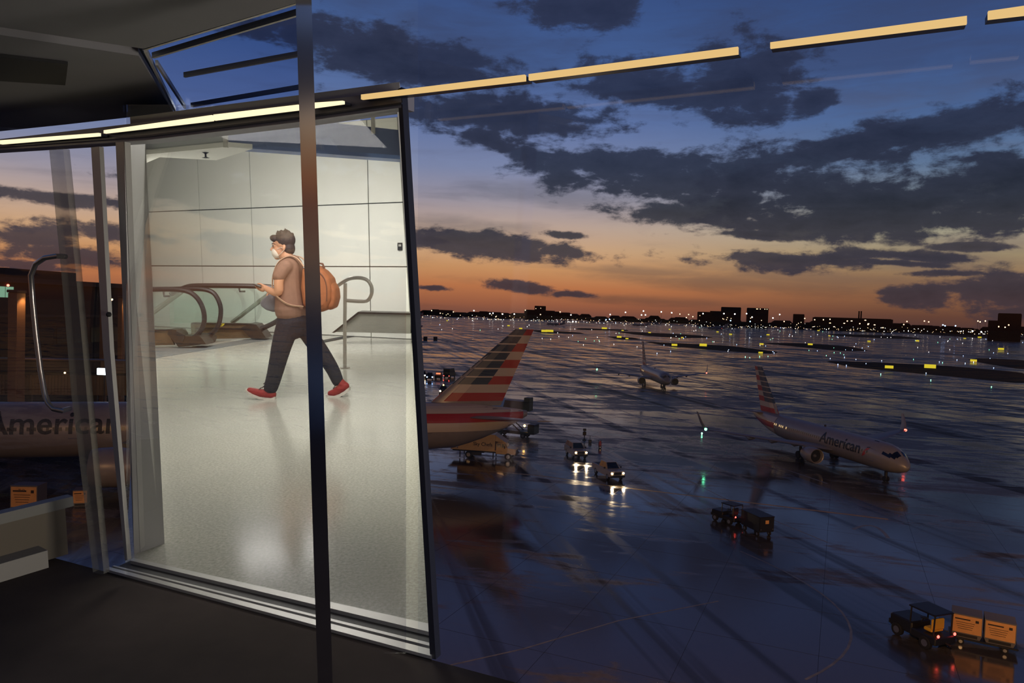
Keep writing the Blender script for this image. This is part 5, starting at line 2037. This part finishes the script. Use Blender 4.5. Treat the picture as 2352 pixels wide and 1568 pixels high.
s1 = make_shoe([(581, 893), (596, 898), (614, 901), (630, 902)], [(625, 893), (627, 888)], -.09, [7.5, 9.5, 11.5, 11],
               [(573, 889, 895, .022), (580, 895, 901, .042), (592, 901, 907, .05), (606, 906, 911.5, .045), (622, 908, 914, .042), (634, 908, 914, .036), (639, 906, 913, .025)])
s2 = make_shoe([(755, 906), (766, 904), (778, 896), (788, 890)], [(782, 886), (776, 879)], .08, [7, 10, 12, 11],
               [(745, 907, 913, .02), (751, 910, 915.5, .042), (764, 911, 916.5, .048), (776, 907, 914, .045), (788, 900, 908, .04), (797, 893, 902, .032), (800, 891, 899, .022)])
for u, pts, dy in ((s1, [(606, 889), (612, 886), (617, 882), (616, 877)], -.09), (s2, [(764, 894), (767, 889), (766, 883)], .08)):
    b = MB()
    for k, (x, y) in enumerate(pts):
        b.tube([PP(x - 2, y, dy - .03), PP(x, y - 2, dy), PP(x - 2, y, dy + .03)], .005, 5)
    o = hb(b, 'laces', LACE, u)
    o.matrix_basis = Matrix.Identity(4)

# phone in the left hand
ph = hroot('phone', PP(606, 657, -.15), 'dark phone held up in the left hand of the walker', 'phone')
d0, d1 = PP(595, 650.5, -.15), PP(613, 658.5, -.15)
ax_ = (d1 - d0).normalized()
hb(MB().slab([d0 + Vector((0, -.034, 0)), d1 + Vector((0, -.034, 0)), d1 + Vector((0, .034, 0)), d0 + Vector((0, .034, 0))], Vector((-ax_.z, 0, ax_.x)) * -.009), 'case', TRACK, ph)
nrm = Vector((-ax_.z, 0, ax_.x))
hb(MB().slab([d0 + ax_ * .006 + Vector((0, -.03, .0)) + nrm * .0005, d1 - ax_ * .006 + Vector((0, -.03, 0)) + nrm * .0005, d1 - ax_ * .006 + Vector((0, .03, 0)) + nrm * .0005, d0 + ax_ * .006 + Vector((0, .03, 0)) + nrm * .0005], nrm * .0015), 'screen', PANE, ph)

# rucksack
rk = hroot('backpack', PP(738, 716), 'full backpack worn by the walker, its orange a painted sunset tint', 'backpack')


def puff(outline, w, c, m, name, parent, dy0=0.0, vox=.009):
    b = MB()
    cx, cy = c
    rings = []
    for y, k in ((-w / 2, .72), (-w / 2 * .86, .90), (-w / 2 * .55, .99), (0, 1.0), (w / 2 * .55, .99), (w / 2 * .86, .90), (w / 2, .72)):
        rings.append([PP(cx + (x - cx) * k, cy + (yy - cy) * k, y + dy0) for x, yy in outline])
    b.loft(rings)
    return fit(remeshed(b, name, m, vox, None, 5), parent)


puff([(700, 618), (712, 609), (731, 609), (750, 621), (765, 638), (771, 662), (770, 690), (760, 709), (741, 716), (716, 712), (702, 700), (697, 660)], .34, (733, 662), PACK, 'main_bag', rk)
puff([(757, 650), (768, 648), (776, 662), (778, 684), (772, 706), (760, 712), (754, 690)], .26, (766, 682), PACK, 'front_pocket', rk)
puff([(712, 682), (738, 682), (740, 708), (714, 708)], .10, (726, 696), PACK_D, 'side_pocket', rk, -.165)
hb(MB().tube([PP(724, 611), PP(731, 604), PP(741, 606), PP(745, 616)], .011, 8), 'top_handle', PACK_D, rk)
hb(MB().tube(smooth_path([PP(706, 616, -.165), PP(728, 616, -.168), PP(750, 632, -.168), PP(759, 656, -.168), PP(759, 690, -.165)], 3), .006, 6), 'zip', PACK_D, rk)
for s in (-1, 1):
    sp3 = smooth_path([PP(704, 612, s * .10), PP(690, 594, s * .105), PP(672, 588, s * .11), PP(652, 598, s * .125), PP(641, 616, s * .135), PP(636, 645, s * .15), PP(645, 672, s * .21), PP(676, 696, s * .225), PP(706, 702, s * .16)], 4)
    hb(MB().tube(sp3, .020, 8, True, .35), 'shoulder_strap', STRAP, rk, smooth=True)

# grey bag in the right hand
bg_ = hroot('hand_bag', PP(612, 716, .06), 'grey soft bag hanging in front of the hips of the walker', 'bag')
puff([(606, 684), (620, 674), (632, 678), (640, 694), (640, 712), (628, 717), (612, 712), (600, 703), (597, 694)], .22, (619, 697), BAGC, 'pouch', bg_, .06)
hb(MB().tube(smooth_path([PP(610, 683, .06), PP(614, 674, .07), PP(622, 676, .08), PP(629, 680, .07)], 4), .008, 6), 'carry_loop', PACK_D, bg_)
